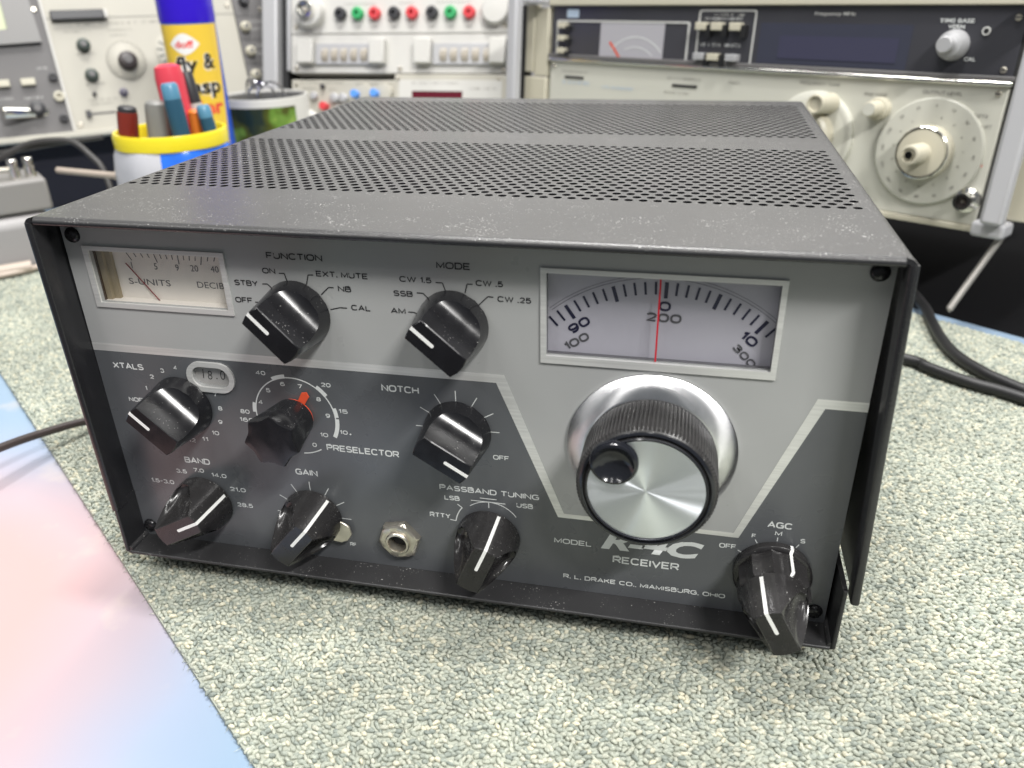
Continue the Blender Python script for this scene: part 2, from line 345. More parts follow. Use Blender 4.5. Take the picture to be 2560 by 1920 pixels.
# --- cover: bent sheet with two fields of real punched holes
def cover():
    g = G(); th = 1.6; r = 3.2
    def side_x(z, right):                                     # the sides spring outwards a little towards the bottom
        k = (H-z)/(H-22)
        return (W+4.2*k) if right else 1.2*k
    def section(off):
        pts = []
        zb = 22.0; pts.append((side_x(zb, False)+off, zb)); pts.append((side_x(80, False)+off, 80)); pts.append((off, H-r))
        for i in range(1, 7):
            a = pi-pi/2*i/6; pts.append((r+(r-off)*cos(a), H-r+(r-off)*sin(a)))
        n_left = len(pts)
        for i in range(0, 6):
            a = pi/2-pi/2*i/6; pts.append((W-r+(r-off)*cos(a), H-r+(r-off)*sin(a)))
        pts += [(W-off, H-r), (side_x(80, True)-off, 80), (side_x(zb, True)-off, zb)]
        return pts, n_left
    po, nl = section(0); pi_, _ = section(th)
    n = len(po)
    # bent sides and edges (everything but the flat top)
    for rng_ in (range(0, nl-1), range(nl, n-1)):
        for y0, y1 in ((0, D),):
            for i in rng_:
                a, b, c, d = po[i], po[i+1], pi_[i], pi_[i+1]
                g.add([(a[0], y0, a[1]), (b[0], y0, b[1]), (b[0], y1, b[1]), (a[0], y1, a[1])], [(0, 1, 2, 3)])
                g.add([(c[0], y0, c[1]), (d[0], y0, d[1]), (d[0], y1, d[1]), (c[0], y1, c[1])], [(3, 2, 1, 0)])
                g.add([(a[0], y0, a[1]), (b[0], y0, b[1]), (d[0], y0, d[1]), (c[0], y0, c[1])], [(3, 2, 1, 0)])
                g.add([(a[0], y1, a[1]), (b[0], y1, b[1]), (d[0], y1, d[1]), (c[0], y1, c[1])], [(0, 1, 2, 3)])
    for i in (0, n-1):
        a, c = po[i], pi_[i]
        g.add([(a[0], 0, a[1]), (c[0], 0, c[1]), (c[0], D, c[1]), (a[0], D, a[1])], [(0, 1, 2, 3)])
    for right in (False, True):                               # folded rim along the front of each side
        sg = -1 if right else 1; zs = [21.4, 40, 60, 80, 100, 120, H-1.9]
        rim = [(0.35, 0.9), (0.10, 0.3), (0.55, -0.25), (1.5, -0.4), (2.4, -0.2), (2.8, 0.4), (2.8, 6.0), (0.35, 6.0)]; k = len(rim)
        vv = [(side_x(max(z, 22), right)+sg*(d-0.3), y, z) for z in zs for d, y in rim]
        g.add(vv, [(i*k+j, i*k+(j+1) % k, (i+1)*k+(j+1) % k, (i+1)*k+j) for i in range(len(zs)-1) for j in range(k)]+[tuple(range(k)), tuple((len(zs)-1)*k+j for j in range(k))])
    # flat top in strips
    xa, xb, zt, zi = r, W-r, H, H-th
    px, py, R, n16 = 4.81, 4.166, 1.52, 12
    def flat(x0, x1, y0, y1):
        g.add([(x0, y0, zt), (x1, y0, zt), (x1, y1, zt), (x0, y1, zt)], [(0, 1, 2, 3)])
        g.add([(x0, y0, zi), (x1, y0, zi), (x1, y1, zi), (x0, y1, zi)], [(3, 2, 1, 0)])
    rows1 = [50.4+py*i for i in range(23)]; rows2 = [174.5+py*i for i in range(24)]
    flat(xa, xb, 1.8, rows1[0]-py/2); flat(xa, xb, rows1[-1]+py/2, rows2[0]-py/2); flat(xa, xb, rows2[-1]+py/2, D)
    # rolled front lip
    lip = [(1.8-1.8*sin(radians(a)), zt-1.8+1.8*cos(radians(a))) for a in (0, 15, 30, 45, 60, 75, 90)]+[ (0.12, zt-2.3), (0.5, zt-2.6), (1.0, zt-2.7), (6.0, zt-2.7), (6.0, zi)]
    v = [(x, yy, zz) for x in (xa, xb) for yy, zz in lip]; q = len(lip)
    g.add(v, [(i, i+1, q+i+1, q+i) for i in range(q-1)])
    for rows in (rows1, rows2):
        for k, y in enumerate(rows):
            x0 = 5.4+ (px/2 if k % 2 else 0); nx = 55 if k % 2 == 0 else 54
            flat(xa, x0-px/2, y-py/2, y+py/2); flat(x0+px*(nx-1)+px/2, xb, y-py/2, y+py/2)
            for c in range(nx):
                cx = x0+c*px; vo = []; vi = []; vb = []
                for t in range(n16):
                    a = 2*pi*(t+0.5)/n16; dx, dy = cos(a), sin(a)
                    s_ = min(px/2/abs(dx) if abs(dx) > 1e-6 else 9e9, py/2/abs(dy) if abs(dy) > 1e-6 else 9e9)
                    vo.append((cx+dx*s_, y+dy*s_, zt)); vi.append((cx+dx*R, y+dy*R, zt)); vb.append((cx+dx*R, y+dy*R, zi))
                cs = [(cx+sx*px/2, y+sy*py/2, zt) for sx, sy in ((1, 1), (-1, 1), (-1, -1), (1, -1))]
                f = []
                for t in range(n16):
                    u = (t+1) % n16
                    a0, a1 = 2*pi*(t+0.5)/n16, 2*pi*(t+1.5)/n16
                    ac = atan2(py, px); corner = None
                    for ci, ca in enumerate((ac, pi-ac, pi+ac, 2*pi-ac)):
                        if a0 < ca < a1: corner = 3*n16+ci
                    if corner: f.append((t, corner, u, n16+u, n16+t))
                    else: f.append((t, u, n16+u, n16+t))
                    f.append((n16+t, n16+u, 2*n16+u, 2*n16+t))
                g.add(vo+vi+vb+cs, f)
    return g.make('cover', 'cover', RX, sharp=50, recalc=False)
cover()

# --- lower tray, bent up at both ends
g = G()
g.box(3.6, W-1.6, 1.0, D-1, 0, 1.5)
g.lathe([(0.75, 3.6), (0.75, W-1.6)], 12, (0, 1.0, 0.75), 'x')
g.box(1.4, 3.0, 1.0, D-1, 1.2, 23.5); g.lathe([(0.8, 1.2), (0.8, 23.5)], 12, (2.2, 1.0, 0), 'z')
g.box(W-1.2, W+0.4, 1.0, D-1, 1.2, 26); g.lathe([(0.8, 1.2), (0.8, 26)], 12, (W-0.4, 1.0, 0), 'z')
g.lathe([(1.5, 1.0), (1.5, D-1)], 16, (2.9, 0, 1.5), 'y'); g.lathe([(1.5, 1.0), (1.5, D-1)], 16, (W-1.1, 0, 1.5), 'y')
g.make('tray', 'tray', RX)
# inside: a dark chassis that shows through the holes
g = G(); g.box(6, W-6, 26, D-3, 2, 62); g.box(6, W-6, 22, 26, 2, H-3)
g.box(30, 90, 190, 260, 62, 118); g.box(120, 170, 60, 120, 62, 105); g.lathe([(14, 62), (14, 112)], 20, (210, 200, 0), 'z'); g.lathe([(11, 62), (11, 110)], 20, (70, 100, 0), 'z')
g.make('chassis', 'void', RX)
for x in (22, W-22):
    for y in (30, D-22):
        g = G(); g.lathe([(9, -11), (10, -9), (10, -1), (9.5, 0)], 24, (0, 0, 0), 'z'); g.make('foot', 'rubber', RX, (x, y, 0))

# --- face plate with its openings
x0p, x1p, z0p, z1p = 2.4, 270.8, 1.6, 135.4
sm_o = rect(11.6, 61.4, 105.0, 124.0); dl_o = rect(172.0, 241.1, 97.1, 124.8); xt_o = stadium(49.0, 78.3, 15.0, 8.2)
FP = plate('faceplate', [rect(x0p, x1p, z0p, z1p), sm_o, dl_o, xt_o], FY, 1.5, 'panel', RX)
plate('dark_field', [[(x0p, 85.5), (155.1, 85.5), (176.3, 33.9), (238.4, 33.9), (258.6, 85.9), (x1p, 85.9), (x1p, z0p), (x0p, z0p)], xt_o], FY-0.05, 0.04, 'dark', FP)
plate('silver_stripe', [[(x0p, 88.5), (157.9, 88.7), (178.4, 35.7), (236.6, 35.7), (256.0, 89.1), (x1p, 89.1), (x1p, 85.9), (258.6, 85.9), (238.4, 33.9), (176.3, 33.9), (155.1, 85.5), (x0p, 85.5)]], FY-0.10, 0.04, 'alu', FP)
yi = FY-0.12

# printed words
INK = [('FUNCTION', 78.7, 98.5, 124.4, 2.25), ('ON', 76.4, 81.1, 119.2, 1.95), ('STBY', 65.4, 74.0, 114.4, 2.0), ('OFF', 64.5, 70.9, 108.2, 2.0),
       ('EXT. MUTE', 95.6, 113.6, 119.2, 1.95), ('NB', 102.7, 107.3, 114.4, 1.95), ('CAL', 106.6, 113.4, 108.1, 1.95), ('MODE', 136.9, 148.0, 124.2, 2.25),
       ('CW 1.5', 124.3, 135.0, 119.1, 1.9), ('SSB', 121.9, 128.4, 114.1, 1.95), ('AM', 120.4, 125.5, 108.0, 1.95), ('CW .5', 149.5, 158.3, 119.2, 1.9), ('CW .25', 156.4, 167.2, 114.3, 1.9)]
for t, a, b, z, h in INK: engrave(t, a, b, z, h, yi, 'ink', FP, 0.185)
WHT = [('NOTCH', 114.3, 127.9, 78.7, 2.65), ('OFF', 153.2, 159.0, 55.4, 1.9), ('PRESELECTOR', 90.5, 118.5, 52.0, 2.65), ('GAIN', 76.3, 85.3, 39.8, 2.65),
       ('XTALS', 8.9, 21.6, 78.6, 2.45), ('BAND', 29.7, 40.6, 39.6, 2.65), ('3.5', 24.7, 29.4, 34.3, 1.8), ('7.0', 32.5, 37.1, 35.6, 1.8), ('14.0', 40.1, 46.5, 34.2, 1.85),
       ('21.0', 46.9, 53.6, 28.5, 1.9), ('28.5', 48.7, 55.4, 21.4, 1.9), ('1.5-3.0', 12.4, 22.5, 28.4, 1.9), ('RF', 94.6, 97.3, 8.9, 1.7),
       ('4', 34.2, 35.7, 80.0, 1.7), ('3', 28.4, 30.0, 78.3, 1.7), ('2', 23.4, 25.1, 75.4, 1.7), ('1', 20.3, 21.0, 70.3, 1.75), ('NORM', 11.9, 20.3, 64.9, 1.8),
       ('7', 48.2, 49.8, 70.3, 1.7), ('8', 49.1, 50.8, 64.6, 1.75), ('9', 48.0, 49.7, 58.7, 1.75), ('10', 44.3, 47.3, 53.6, 1.8), ('11', 39.5, 42.0, 50.4, 1.8), ('12', 33.6, 36.6, 49.3, 1.8),
       ('40', 67.1, 70.9, 80.9, 1.65), ('20', 91.8, 95.4, 78.3, 1.65), ('15', 97.2, 100.6, 68.2, 1.7), ('10', 96.6, 99.6, 59.5, 1.7), ('80', 58.1, 61.8, 64.3, 1.75), ('160', 57.2, 63.0, 60.8, 1.75),
       ('4', 66.1, 67.9, 68.9, 1.7), ('5', 70.0, 71.7, 74.1, 1.7), ('6', 76.0, 77.8, 77.2, 1.65), ('7', 82.7, 84.4, 76.8, 1.65), ('8', 89.2, 90.9, 72.3, 1.65), ('9', 91.9, 93.6, 65.8, 1.7), ('10', 88.7, 91.8, 57.6, 1.75), ('0', 85.0, 86.7, 52.9, 1.75),
       ('PASSBAND TUNING', 132.8, 169.5, 40.2, 2.3), ('LSB', 134.4, 140.2, 36.0, 2.0), ('USB', 161.2, 167.3, 36.1, 2.0), ('RTTY', 128.3, 136.3, 27.6, 2.1),
       ('MODEL', 175.0, 188.6, 22.5, 2.25), ('RECEIVER', 196.3, 219.8, 16.7, 3.1), ('R. L. DRAKE CO., MIAMISBURG, OHIO', 178.5, 236.6, 6.8, 1.95),
       ('OFF', 232.4, 238.1, 29.0, 2.0), ('F', 242.6, 244.0, 34.7, 1.65), ('M', 249.9, 252.2, 36.7, 1.8), ('S', 258.3, 259.9, 34.7, 1.8), ('AGC', 247.1, 255.0, 39.7, 2.5)]
for t, a, b, z, h in WHT: engrave(t, a, b, z, h, yi, 'white', FP, 0.19)
lettering('R-4C', 191.9, 227.5, 22.4, 7.4, yi, 'white', FP, 0.045, 0.28)
g = G(); g.lathe([(0.35, 0), (0.35, 0.02)], 8, (100.6, yi, 59.8)); g.make('print_dot', 'white', FP)
# printed tick lines
TK = [[(82.3, 119.5), (84.2, 119.6), (85.0, 116.6)], [(75.6, 115.4), (77.5, 115.5), (79.4, 113.6)], [(71.8, 108.7), (73.2, 108.7), (75.5, 108.0)], [(91.7, 116.2), (92.7, 119.5), (94.6, 119.6)],
      [(96.5, 112.9), (99.4, 115.6), (101.2, 115.6)], [(99.1, 107.8), (102.5, 108.7), (105.1, 108.7)],
      [(126.4, 108.8), (128.2, 108.8), (130.6, 108.0)], [(129.8, 115.6), (131.9, 115.6), (134.2, 113.3)], [(136.4, 119.5), (138.6, 119.5), (139.6, 116.5)], [(145.9, 116.5), (146.7, 119.6), (148.5, 119.6)], [(150.0, 112.5), (153.3, 115.8), (155.1, 115.7)]]
strokes('tick_mark', TK, yi, 'ink', FP, 0.36)
def rays(cx, cz, r0, r1, angs): return [[(cx+r0*cos(radians(a)), cz+r0*sin(radians(a))), (cx+r1*cos(radians(a)), cz+r1*sin(radians(a)))] for a in angs]
strokes('tick_mark', rays(140.8, 66.2, 11.0, 15.0, (180, 150, 120, 90, 60, 30, 1)), yi, 'white', FP, 0.32)
strokes('tick_mark', rays(81.2, 21.7, 11.4, 15.3, (180, 150, 120, 90, 60, 30, 0, -30)), yi, 'white', FP, 0.32)
strokes('tick_mark', rays(251, 21.7, 12.6, 14.2, (120, 90, 60, 150)), yi, 'white', FP, 0.32)
# preselector scale
pcx, pcz, pr_ = 80.1, 65.2, 15.5
plate('scale_ring', [band(pcx, pcz, pr_-0.22, pr_+0.22, -27, 205, 60)], yi, 0.02, 'white', FP)
plate('scale_ring', [band(pcx, pcz, pr_-0.22, pr_+0.22, -86, -58, 16)], yi, 0.02, 'white', FP)
for a0, a1 in ((97, 116), (36, 53), (3.5, 17), (-27, 1.5), (165, 179)):
    plate('scale_segment', [band(pcx, pcz, pr_-0.25, pr_+1.3, a0, a1, 12)], yi-0.02, 0.02, 'white', FP)
# passband scale
bx, bz = 151.2, 25.2
plate('scale_arc', [band(bx, bz, 11.6, 11.9, 33, 128, 30)], yi, 0.02, 'white', FP)
strokes('scale_arc', [[(144.4, 37.0), (157.2, 37.0)], [(147.8, 38.4), (154.0, 38.4)], [(151.0, 36.9), (151.0, 34.4)]], yi-0.01, 'white', FP, 0.34)
plate('scale_arc', [band(bx, bz, 12.8, 13.2, 142, 172, 14)], yi, 0.02, 'white', FP)
strokes('scale_arc', [rays(bx, bz, 13.0, 15.2, (142,))[0], rays(bx, bz, 13.0, 15.2, (172,))[0]], yi-0.01, 'white', FP, 0.36)

# --- S meter
SMT = thing_part = None
g = G(); g.box(10, 63, 18.0, 19.5, 103.4, 125.6); SM = g.make('signal_meter', 'mface', RX)
plate('bezel', [rect(9.4, 63.3, 103.2, 125.6), sm_o], FY-0.7, 0.65, 'alu', SM, bevel=0.12)
g = G(); g.box(10.2, 11.3, FY+1.6, 18, 103.4, 125.6); g.make('case_wall', 'brown', SM)
g = G(); g.box(11.3, 61.7, FY+1.6, 18, 124.3, 125.6); g.box(11.3, 61.7, FY+1.6, 18, 103.4, 104.7); g.box(61.7, 63, FY+1.6, 18, 103.4, 125.6); g.make('case_rim', 'mface', SM)
g = G(); g.box(11.3, 13.4, 15.2, 18, 104.7, 124.3); g.box(13.4, 15.6, 16.6, 18, 104.7, 124.3); g.make('case_step', 'tan', SM)
ax, az = 41.5, 88.0
ticks = []; 
for i in range(17):
    a = 121-3.85*i; ln = 3.4 if i % 4 == 0 else 1.9
    r1 = 38.2-0.0*i; z1 = 121.9; k = (z1-az)/sin(radians(a))
    k = min(k, 39.5); ticks.append([(ax+k*cos(radians(a)), az+k*sin(radians(a))), (ax+(k-ln)*cos(radians(a)), az+(k-ln)*sin(radians(a)))])
strokes('tick_mark', ticks, 17.9, 'inkgrey', SM, 0.32)
for t, x, z in (('1', 22.4, 116.0), ('5', 31.9, 116.0), ('9', 40.3, 116.0), ('20', 47.0, 116.1), ('40', 54.8, 116.2)):
    lettering(t, x, x, z, 2.3, 17.9, 'inkgrey', SM, 0, fit=False, sx=0.95)
lettering('S-UNITS', 19.7, 36.3, 110.0, 2.3, 17.9, 'inkgrey', SM); lettering('DECIBELS', 46.8, 65.8-3.0, 110.2, 2.3, 17.9, 'inkgrey', SM)
g = G(); g.tube([(20.6, 17.3, 118.0), (32.6, 17.0, 102.8)], 0.22, 6); g.make('needle', 'needle', SM)
plate('pane', [sm_o], FY+0.2, 0.6, 'pane', SM)

# --- main dial window
g = G(); g.box(170.5, 242.6, 16.0, 17.0, 95.5, 126.4); DW = g.make('tuning_dial', 'dialface', RX)
plate('bezel', [rect(170.2, 242.8, 94.5, 126.4), dl_o], FY-0.7, 0.65, 'alu', DW, bevel=0.12)
g = G(); g.box(170.4, 171.8, FY+1.6, 16, 95.5, 126); g.box(241.3, 242.6, FY+1.6, 16, 95.5, 126); g.box(171.8, 241.3, FY+1.6, 16, 125.0, 126); g.box(171.8, 241.3, FY+1.6, 16, 95.5, 96.9)
g.make('case_wall', 'inkgrey', DW)
dx, dz = 207.3, 70.3; tl = []; tb = []
for i in range(-12, 13):
    a = radians(90-1.1-3.615*i); big = i % 5 == 0
    if abs(dx+50*cos(a)-206.5) > 34.5: continue
    (tb if big else tl).append([(dx+(46.9 if big else 48.0)*cos(a), dz+(46.9 if big else 48.0)*sin(a)), (dx+52.1*cos(a), dz+52.1*sin(a))])
strokes('tick_mark', tl, 15.85, 'navy', DW, 0.72); strokes('tick_mark', tb, 15.85, 'navy', DW, 1.15)
for t, i, r, m, hh in (('90', -10, 44.3, 'navy', 3.2), ('0', 0, 44.3, 'navy', 3.2), ('10', 10, 44.3, 'navy', 3.2), ('100', -10, 38.6, 'inkgrey', 2.9), ('200', 0, 40.5, 'inkgrey', 3.0), ('300', 10, 37.6, 'inkgrey', 2.55)):
    a = radians(90-1.1-3.615*i); cx, cz = dx+r*cos(a), dz+r*sin(a)
    if t == '100': cx, cz = 181.2, 100.9
    if t == '300': cx, cz = 233.3, 99.9; a = radians(90-1.1-3.615*12.5)
    ro = -(pi/2-a) if t != '100' else radians(33)
    engrave(t, cx, cx, cz-hh/2, hh, 15.84, m, DW, 0.235, rot=ro, fit=False, sx=1.32, gap=0.32)
def arc_line(r, wd): return [(dx+rr*cos(radians(a)), dz+rr*sin(radians(a))) for rr, s_ in ((r, 1), (r+wd, -1)) for a in [50+80*j/40 for j in range(41)][::s_]]
plate('printed_arc', [arc_line(53.2, 0.15)], 15.85, 0.01, 'inkgrey', DW); plate('printed_arc', [arc_line(54.1, 0.12)], 15.85, 0.01, 'inkgrey', DW)
plate('cursor_line', [rect(206.2, 206.75, 97.2, 124.8)], FY+0.5, 0.05, 'cursor', DW)
plate('pane', [dl_o], FY+0.7, 0.6, 'pane', DW)

# --- crystal window with handwritten card
g = G(); g.box(40.5, 57.5, 13.6, 14.4, 73.4, 83.2); XW = g.make('crystal_window', 'xface', RX)
plate('bezel', [stadium(49.0, 78.3, 19.0, 12.0, 16), stadium(49.0, 78.3, 15.0, 8.2, 16)], FY-0.9, 0.85, 'alu', XW, bevel=0.25)
for t, x, hh in (('1', 44.8, 3.8), ('8', 47.4, 3.6), ('.', 50.0, 4.5), ('0', 52.6, 3.8)):
    lettering(t, x, x, 76.6 if t != '8' else 76.3, hh, 13.55, 'ink', XW, -0.012, 0.12 if t != '.' else 0, fit=False, sx=0.85)
plate('pane', [stadium(49.0, 78.3, 14.9, 8.1, 16)], FY+0.3, 0.4, 'pane', XW)

# --- screws
for x, z, a in ((6.9, 129.2, 0.5), (266.5, 130.2, 0.9), (6.5, 6.6, 0.2), (266.9, 6.6, 1.2)):
    g = G(); g.lathe([(2.75, 0), (2.75, -0.5), (2.3, -1.3), (1.4, -1.75)], 24)
    o = g.make('screw', 'screw', RX, (x, FY-0.06, z))
    g = G()
    for k in (0, 1):
        b = Matrix.Rotation(a+k*pi/2, 4, 'Y'); g.box(-1.3, 1.3, -1.80-0.01*k, -1.6, -0.28, 0.28, b)
    g.make('slot', 'void', o)

# --- bar knobs
def bar_knob(cx, cz, ang, Rb=12.0, Rt=10.0, yb=11.2, yf=-7.6, wd=8.6, style='round', parent=None, yhm=6.0):
    Hh = yb-yf; hmin = yhm
    ca, sa = cos(radians(ang)), sin(radians(ang))
    Rof = lambda h: Rb+(Rt-Rb)*h/Hh
    smax = Rof(hmin)-1e-5; NU, NT = 14, (12 if style == 'round' else 20)
    svals = []
    us = [0.0]+[1-cos(pi/2*(i+1)/NU) for i in range(NU)]
    for u in us[::-1]: svals.append((-(wd/2+u*(smax-wd/2)), u))
    svals += [(-(wd/2-0.3), -1), (-wd/6, -1), (wd/6, -1), (wd/2-0.3, -1)]
    for u in us: svals.append((wd/2+u*(smax-wd/2), u))
    g = G(); top = []; base = []
    for s_, u in svals:
        row = []
        if u <= 0: f = 0
        elif style == 'round': f = sqrt(max(0, 1-(1-u)**2.0))
        else: f = sin(pi/2*min(1, u*1.15))**0.62
        def hh(tn):
            if style == 'round' or u <= 0: return Hh-(Hh-hmin)*f
            q = min(1, max(0, (abs(tn)-0.30)/0.70)); q = q*q*(3-2*q)       # the scoops run out towards both ends of the bar
            return Hh-(Hh-hmin)*(f*(1-q)+u**1.05*q)
        for j in range(NT+1):
            tn = -1+2*j/NT
            if j == 1: tn = -0.97
            if j == NT-1: tn = 0.97
            h = hh(tn)-(0.3 if (u == 0 or (u <= 0 and j in (0, NT))) else 0); L_ = sqrt(max(0, Rof(h)**2-s_*s_)); t = tn*L_
            row.append((t, s_, h))
        top.append(row)
        sb = s_*Rb/smax; Lb = sqrt(max(0, Rb*Rb-sb*sb)); base.append(((-Lb, sb), (Lb, sb)))
    P = lambda t, s_, h: (t*ca-s_*sa, yb-h, t*sa+s_*ca)
    for i in range(len(top)-1):
        A, B = top[i], top[i+1]
        for j in range(NT): g.add([P(*A[j]), P(*A[j+1]), P(*B[j+1]), P(*B[j])], [(0, 1, 2, 3)])
        for e, j in ((0, 0), (1, NT)):
            a0, b0 = base[i][e], base[i+1][e]; K = 4
            for k in range(K):
                def mix(b_, t_, q): 
                    h = t_[2]*q; r = Rof(h); an = atan2(b_[1]*(1-q)+t_[1]*q, b_[0]*(1-q)+t_[0]*q)
                    return (r*cos(an), r*sin(an), h) if 0 < q < 1 else ((b_[0], b_[1], 0) if q == 0 else t_)
                q0, q1 = k/K, (k+1)/K
                g.add([P(*mix(a0, A[j], q0)), P(*mix(b0, B[j], q0)), P(*mix(b0, B[j], q1)), P(*mix(a0, A[j], q1))], [(0, 1, 2, 3)])
    me_o = g
    # weld coincident points so that shading is continuous
    key = {}; remap = []; nv = []
    for p in g.v:
        k = (round(p[0], 3), round(p[1], 3), round(p[2], 3))
        if k not in key: key[k] = len(nv); nv.append(p)
        remap.append(key[k])
    nf = []
    for q in g.f:
        r = []
        for i in q:
            if not r or remap[i] != r[-1]: r.append(remap[i])
        if r[0] == r[-1]: r.pop()
        if len(set(r)) >= 3: nf.append(tuple(r))
    g.v, g.f = nv, nf
    kn = g.make('knob', 'knob' if style == 'round' else 'knob2', parent or RX, (cx, 0, cz), sharp=28)
    # white pointer line
    lg = G(); yl = yf-0.10; w2 = 0.60
    t0, t1 = (1.2, Rt-0.1) if style == 'round' else (0.4, Rt+0.02)
    pts = [(t1, -w2), (t1, w2), (t0, w2), (t0-0.35, w2*0.5), (t0-0.35, -w2*0.5), (t0, -w2)]
    lg.add([(t*ca-s_*sa, yl, t*sa+s_*ca) for t, s_ in pts]+[(t*ca-s_*sa, yl+0.3, t*sa+s_*ca) for t, s_ in pts],
           [tuple(range(6))]+[(i, (i+1) % 6, 6+(i+1) % 6, 6+i) for i in range(6)])
    if style != 'round':
        for k in range(6):
            h0, h1 = 1.2+(Hh-1.2)*k/6, 1.2+(Hh-1.2)*(k+1)/6
            q = [(Rof(h)+d_, s_, h) for h in (h0, h1) for s_ in (-w2, w2) for d_ in (-0.25, 0.10)]
            lg.add([P(*p) for p in q], [(0, 1, 3, 2), (4, 6, 7, 5), (1, 5, 7, 3), (0, 2, 6, 4), (0, 4, 5, 1), (2, 3, 7, 6)])
    lg.make('pointer_line', 'line', kn)
    return kn
bar_knob(87.0, 105.5, 133.5, style='round'); bar_knob(141.4, 105.4, 138.6, style='round')
bar_knob(35.0, 65.4, 136.0, style='round', yf=-8.2); bar_knob(141.0, 65.5, -31.5, style='round')
bar_knob(34.8, 21.8, 28.0, style='oval', Rt=10.1, wd=8.2, yhm=3.2); bar_knob(81.1, 21.5, 49.5, style='oval', Rt=10.1, wd=8.2, yhm=3.2); bar_knob(150.6, 21.5, 67.3, style='oval', Rt=10.1, wd=8.2, yhm=3.2)
# gain: small metal lever behind the knob
g = G(); ra = lambda r, a: (r*cos(radians(a)), r*sin(radians(a)))
g.prism([ra(6, -60), ra(12.5, -48), ra(15.0, -40), ra(16.6, -30), ra(16.9, -18), ra(15.6, -7), ra(13.6, -2), ra(9, 10)], 9.4, 10.4)
g.make('gain_lever', 'nickel', RX, (80.9, 0, 21.5), bevel=0.3)
# concentric AGC and gain control
def fluted(prof, nf, depth, n=None, phase=0, pw=1.0):
    n = n or nf*10; g = G()
    def rf(t, k):
        p = ((t-phase)*nf/(2*pi)) % 1.0
        return 1-depth[k]*sin(pi*p)**pw
    g.lathe(prof, n, rf=rf); return g
g = fluted([(13.0, 11.2), (13.0, 8.8), (12.6, 8.4), (12.1, 8.2), (11.9, -1.0), (11.2, -2.0), (9.5, -2.3)], 11, [0, 0, 0, 0.08, 0.12, 0.10, 0], 132)
AK = g.make('ring_knob', 'knob2', RX, (250.8, 0, 21.5), sharp=40)
g = G(); a = 68; c0 = Vector((cos(radians(a)), 0, sin(radians(a)))); n0 = Vector((-sin(radians(a)), 0, cos(radians(a))))
path = [(13.1, 11.0), (13.12, 8.8), (12.0, 8.0), (11.95, -1.2), (10.0, -2.45)]
for (r0, y0), (r1, y1) in zip(path, path[1:]):
    q = [c0*r+n0*s_+Vector((0, y, 0)) for r, y in ((r0, y0), (r1, y1)) for s_ in (-0.55, 0.55)]
    q2 = [p+c0*0.14+Vector((0, -0.08, 0)) for p in q]
    g.add(q+q2, [(4, 5, 7, 6), (0, 1, 5, 4), (2, 6, 7, 3), (0, 4, 6, 2), (1, 3, 7, 5)])
g.make('pointer_line', 'line', AK)
bar_knob(250.6, 21.5, 119.0, Rb=10.9, Rt=8.9, yb=-2.2, yf=-18.6, wd=8.5, style='oval', yhm=2.4)

# preselector: fluted knob over a red pointer disc
g = fluted([(7.7, 10.2), (7.9, 8.6), (8.3, 6.0), (9.4, 0), (10.4, -6.2), (10.0, -7.0), (8.0, -7.15)], 7, [0, 0, 0.01, 0.07, 0.16, 0.165, 0.12], 140, radians(136))
g.make('knob', 'knob', RX, (80.0, 0, 65.4), sharp=40)
g = G(); g.lathe([(7.25, 11.2), (7.25, 10.5)], 48)
a = radians(59); pt = lambda r, s_: (r*cos(a)-s_*sin(a), r*sin(a)+s_*cos(a))
g.prism([pt(6.6, -1.3), pt(11.2, -1.5), pt(12.3, 0), pt(11.2, 1.5), pt(6.6, 1.3)], 10.48, 11.1)
g.make('pointer_disc', 'red', RX, (80.0, 0, 65.4))

# tuning knob
g = G(); g.lathe([(27.9, 11.9), (27.9, 11.0)]+[(27.5, 10.6), (22.2, 6.6)]+[(21.5, 6.4), (10, 6.4)], 180)
TN = g.make('tuning_knob', 'flange', RX, (207.0, 0, 65.4), sharp=30)
def knurl_rf(t, k): return 1-(0.032*max(0, cos(t*104))**0.8 if k in (1, 2, 3) else 0)
g = G(); g.lathe([(21.0, 6.5), (21.5, 5.8), (21.6, 0), (21.6, -10.6), (20.9, -11.6), (20.3, -12.2), (19.5, -12.4), (19.2, -11.3), (18.8, -11.2), (18.6, -12.6), (18.2, -12.9), (17.9, -12.6), (17.9, -12.0)], 104*6, rf=knurl_rf, cap1=False)
KN = g.make('knurled_grip', 'knurl', TN, sharp=32)
g = G(); g.lathe([(20.75, -11.7), (20.25, -12.3), (19.6, -12.5), (19.3, -12.3)], 128, cap0=False, cap1=False); g.lathe([(18.75, -12.3), (18.3, -13.0), (17.9, -12.9), (17.85, -12.2)], 128, cap0=False, cap1=False)
g.make('front_rim', 'rimblk', TN, sharp=50)
g = G(); g.lathe([(17.85, -12.1), (17.85, -12.45), (0.1, -12.45)], 160); g.make('face_disc', 'cap', TN)
g = G(); g.lathe([(6.9, -12.4), (7.4, -12.9), (7.4, -14.2), (6.9, -15.0), (6.2, -15.2), (5.9, -14.9), (4.8, -13.7), (2.6, -12.9), (0.3, -12.7)], 64)
g.make('finger_knob', 'rimblk', TN, (-9.9, 0, 9.9))

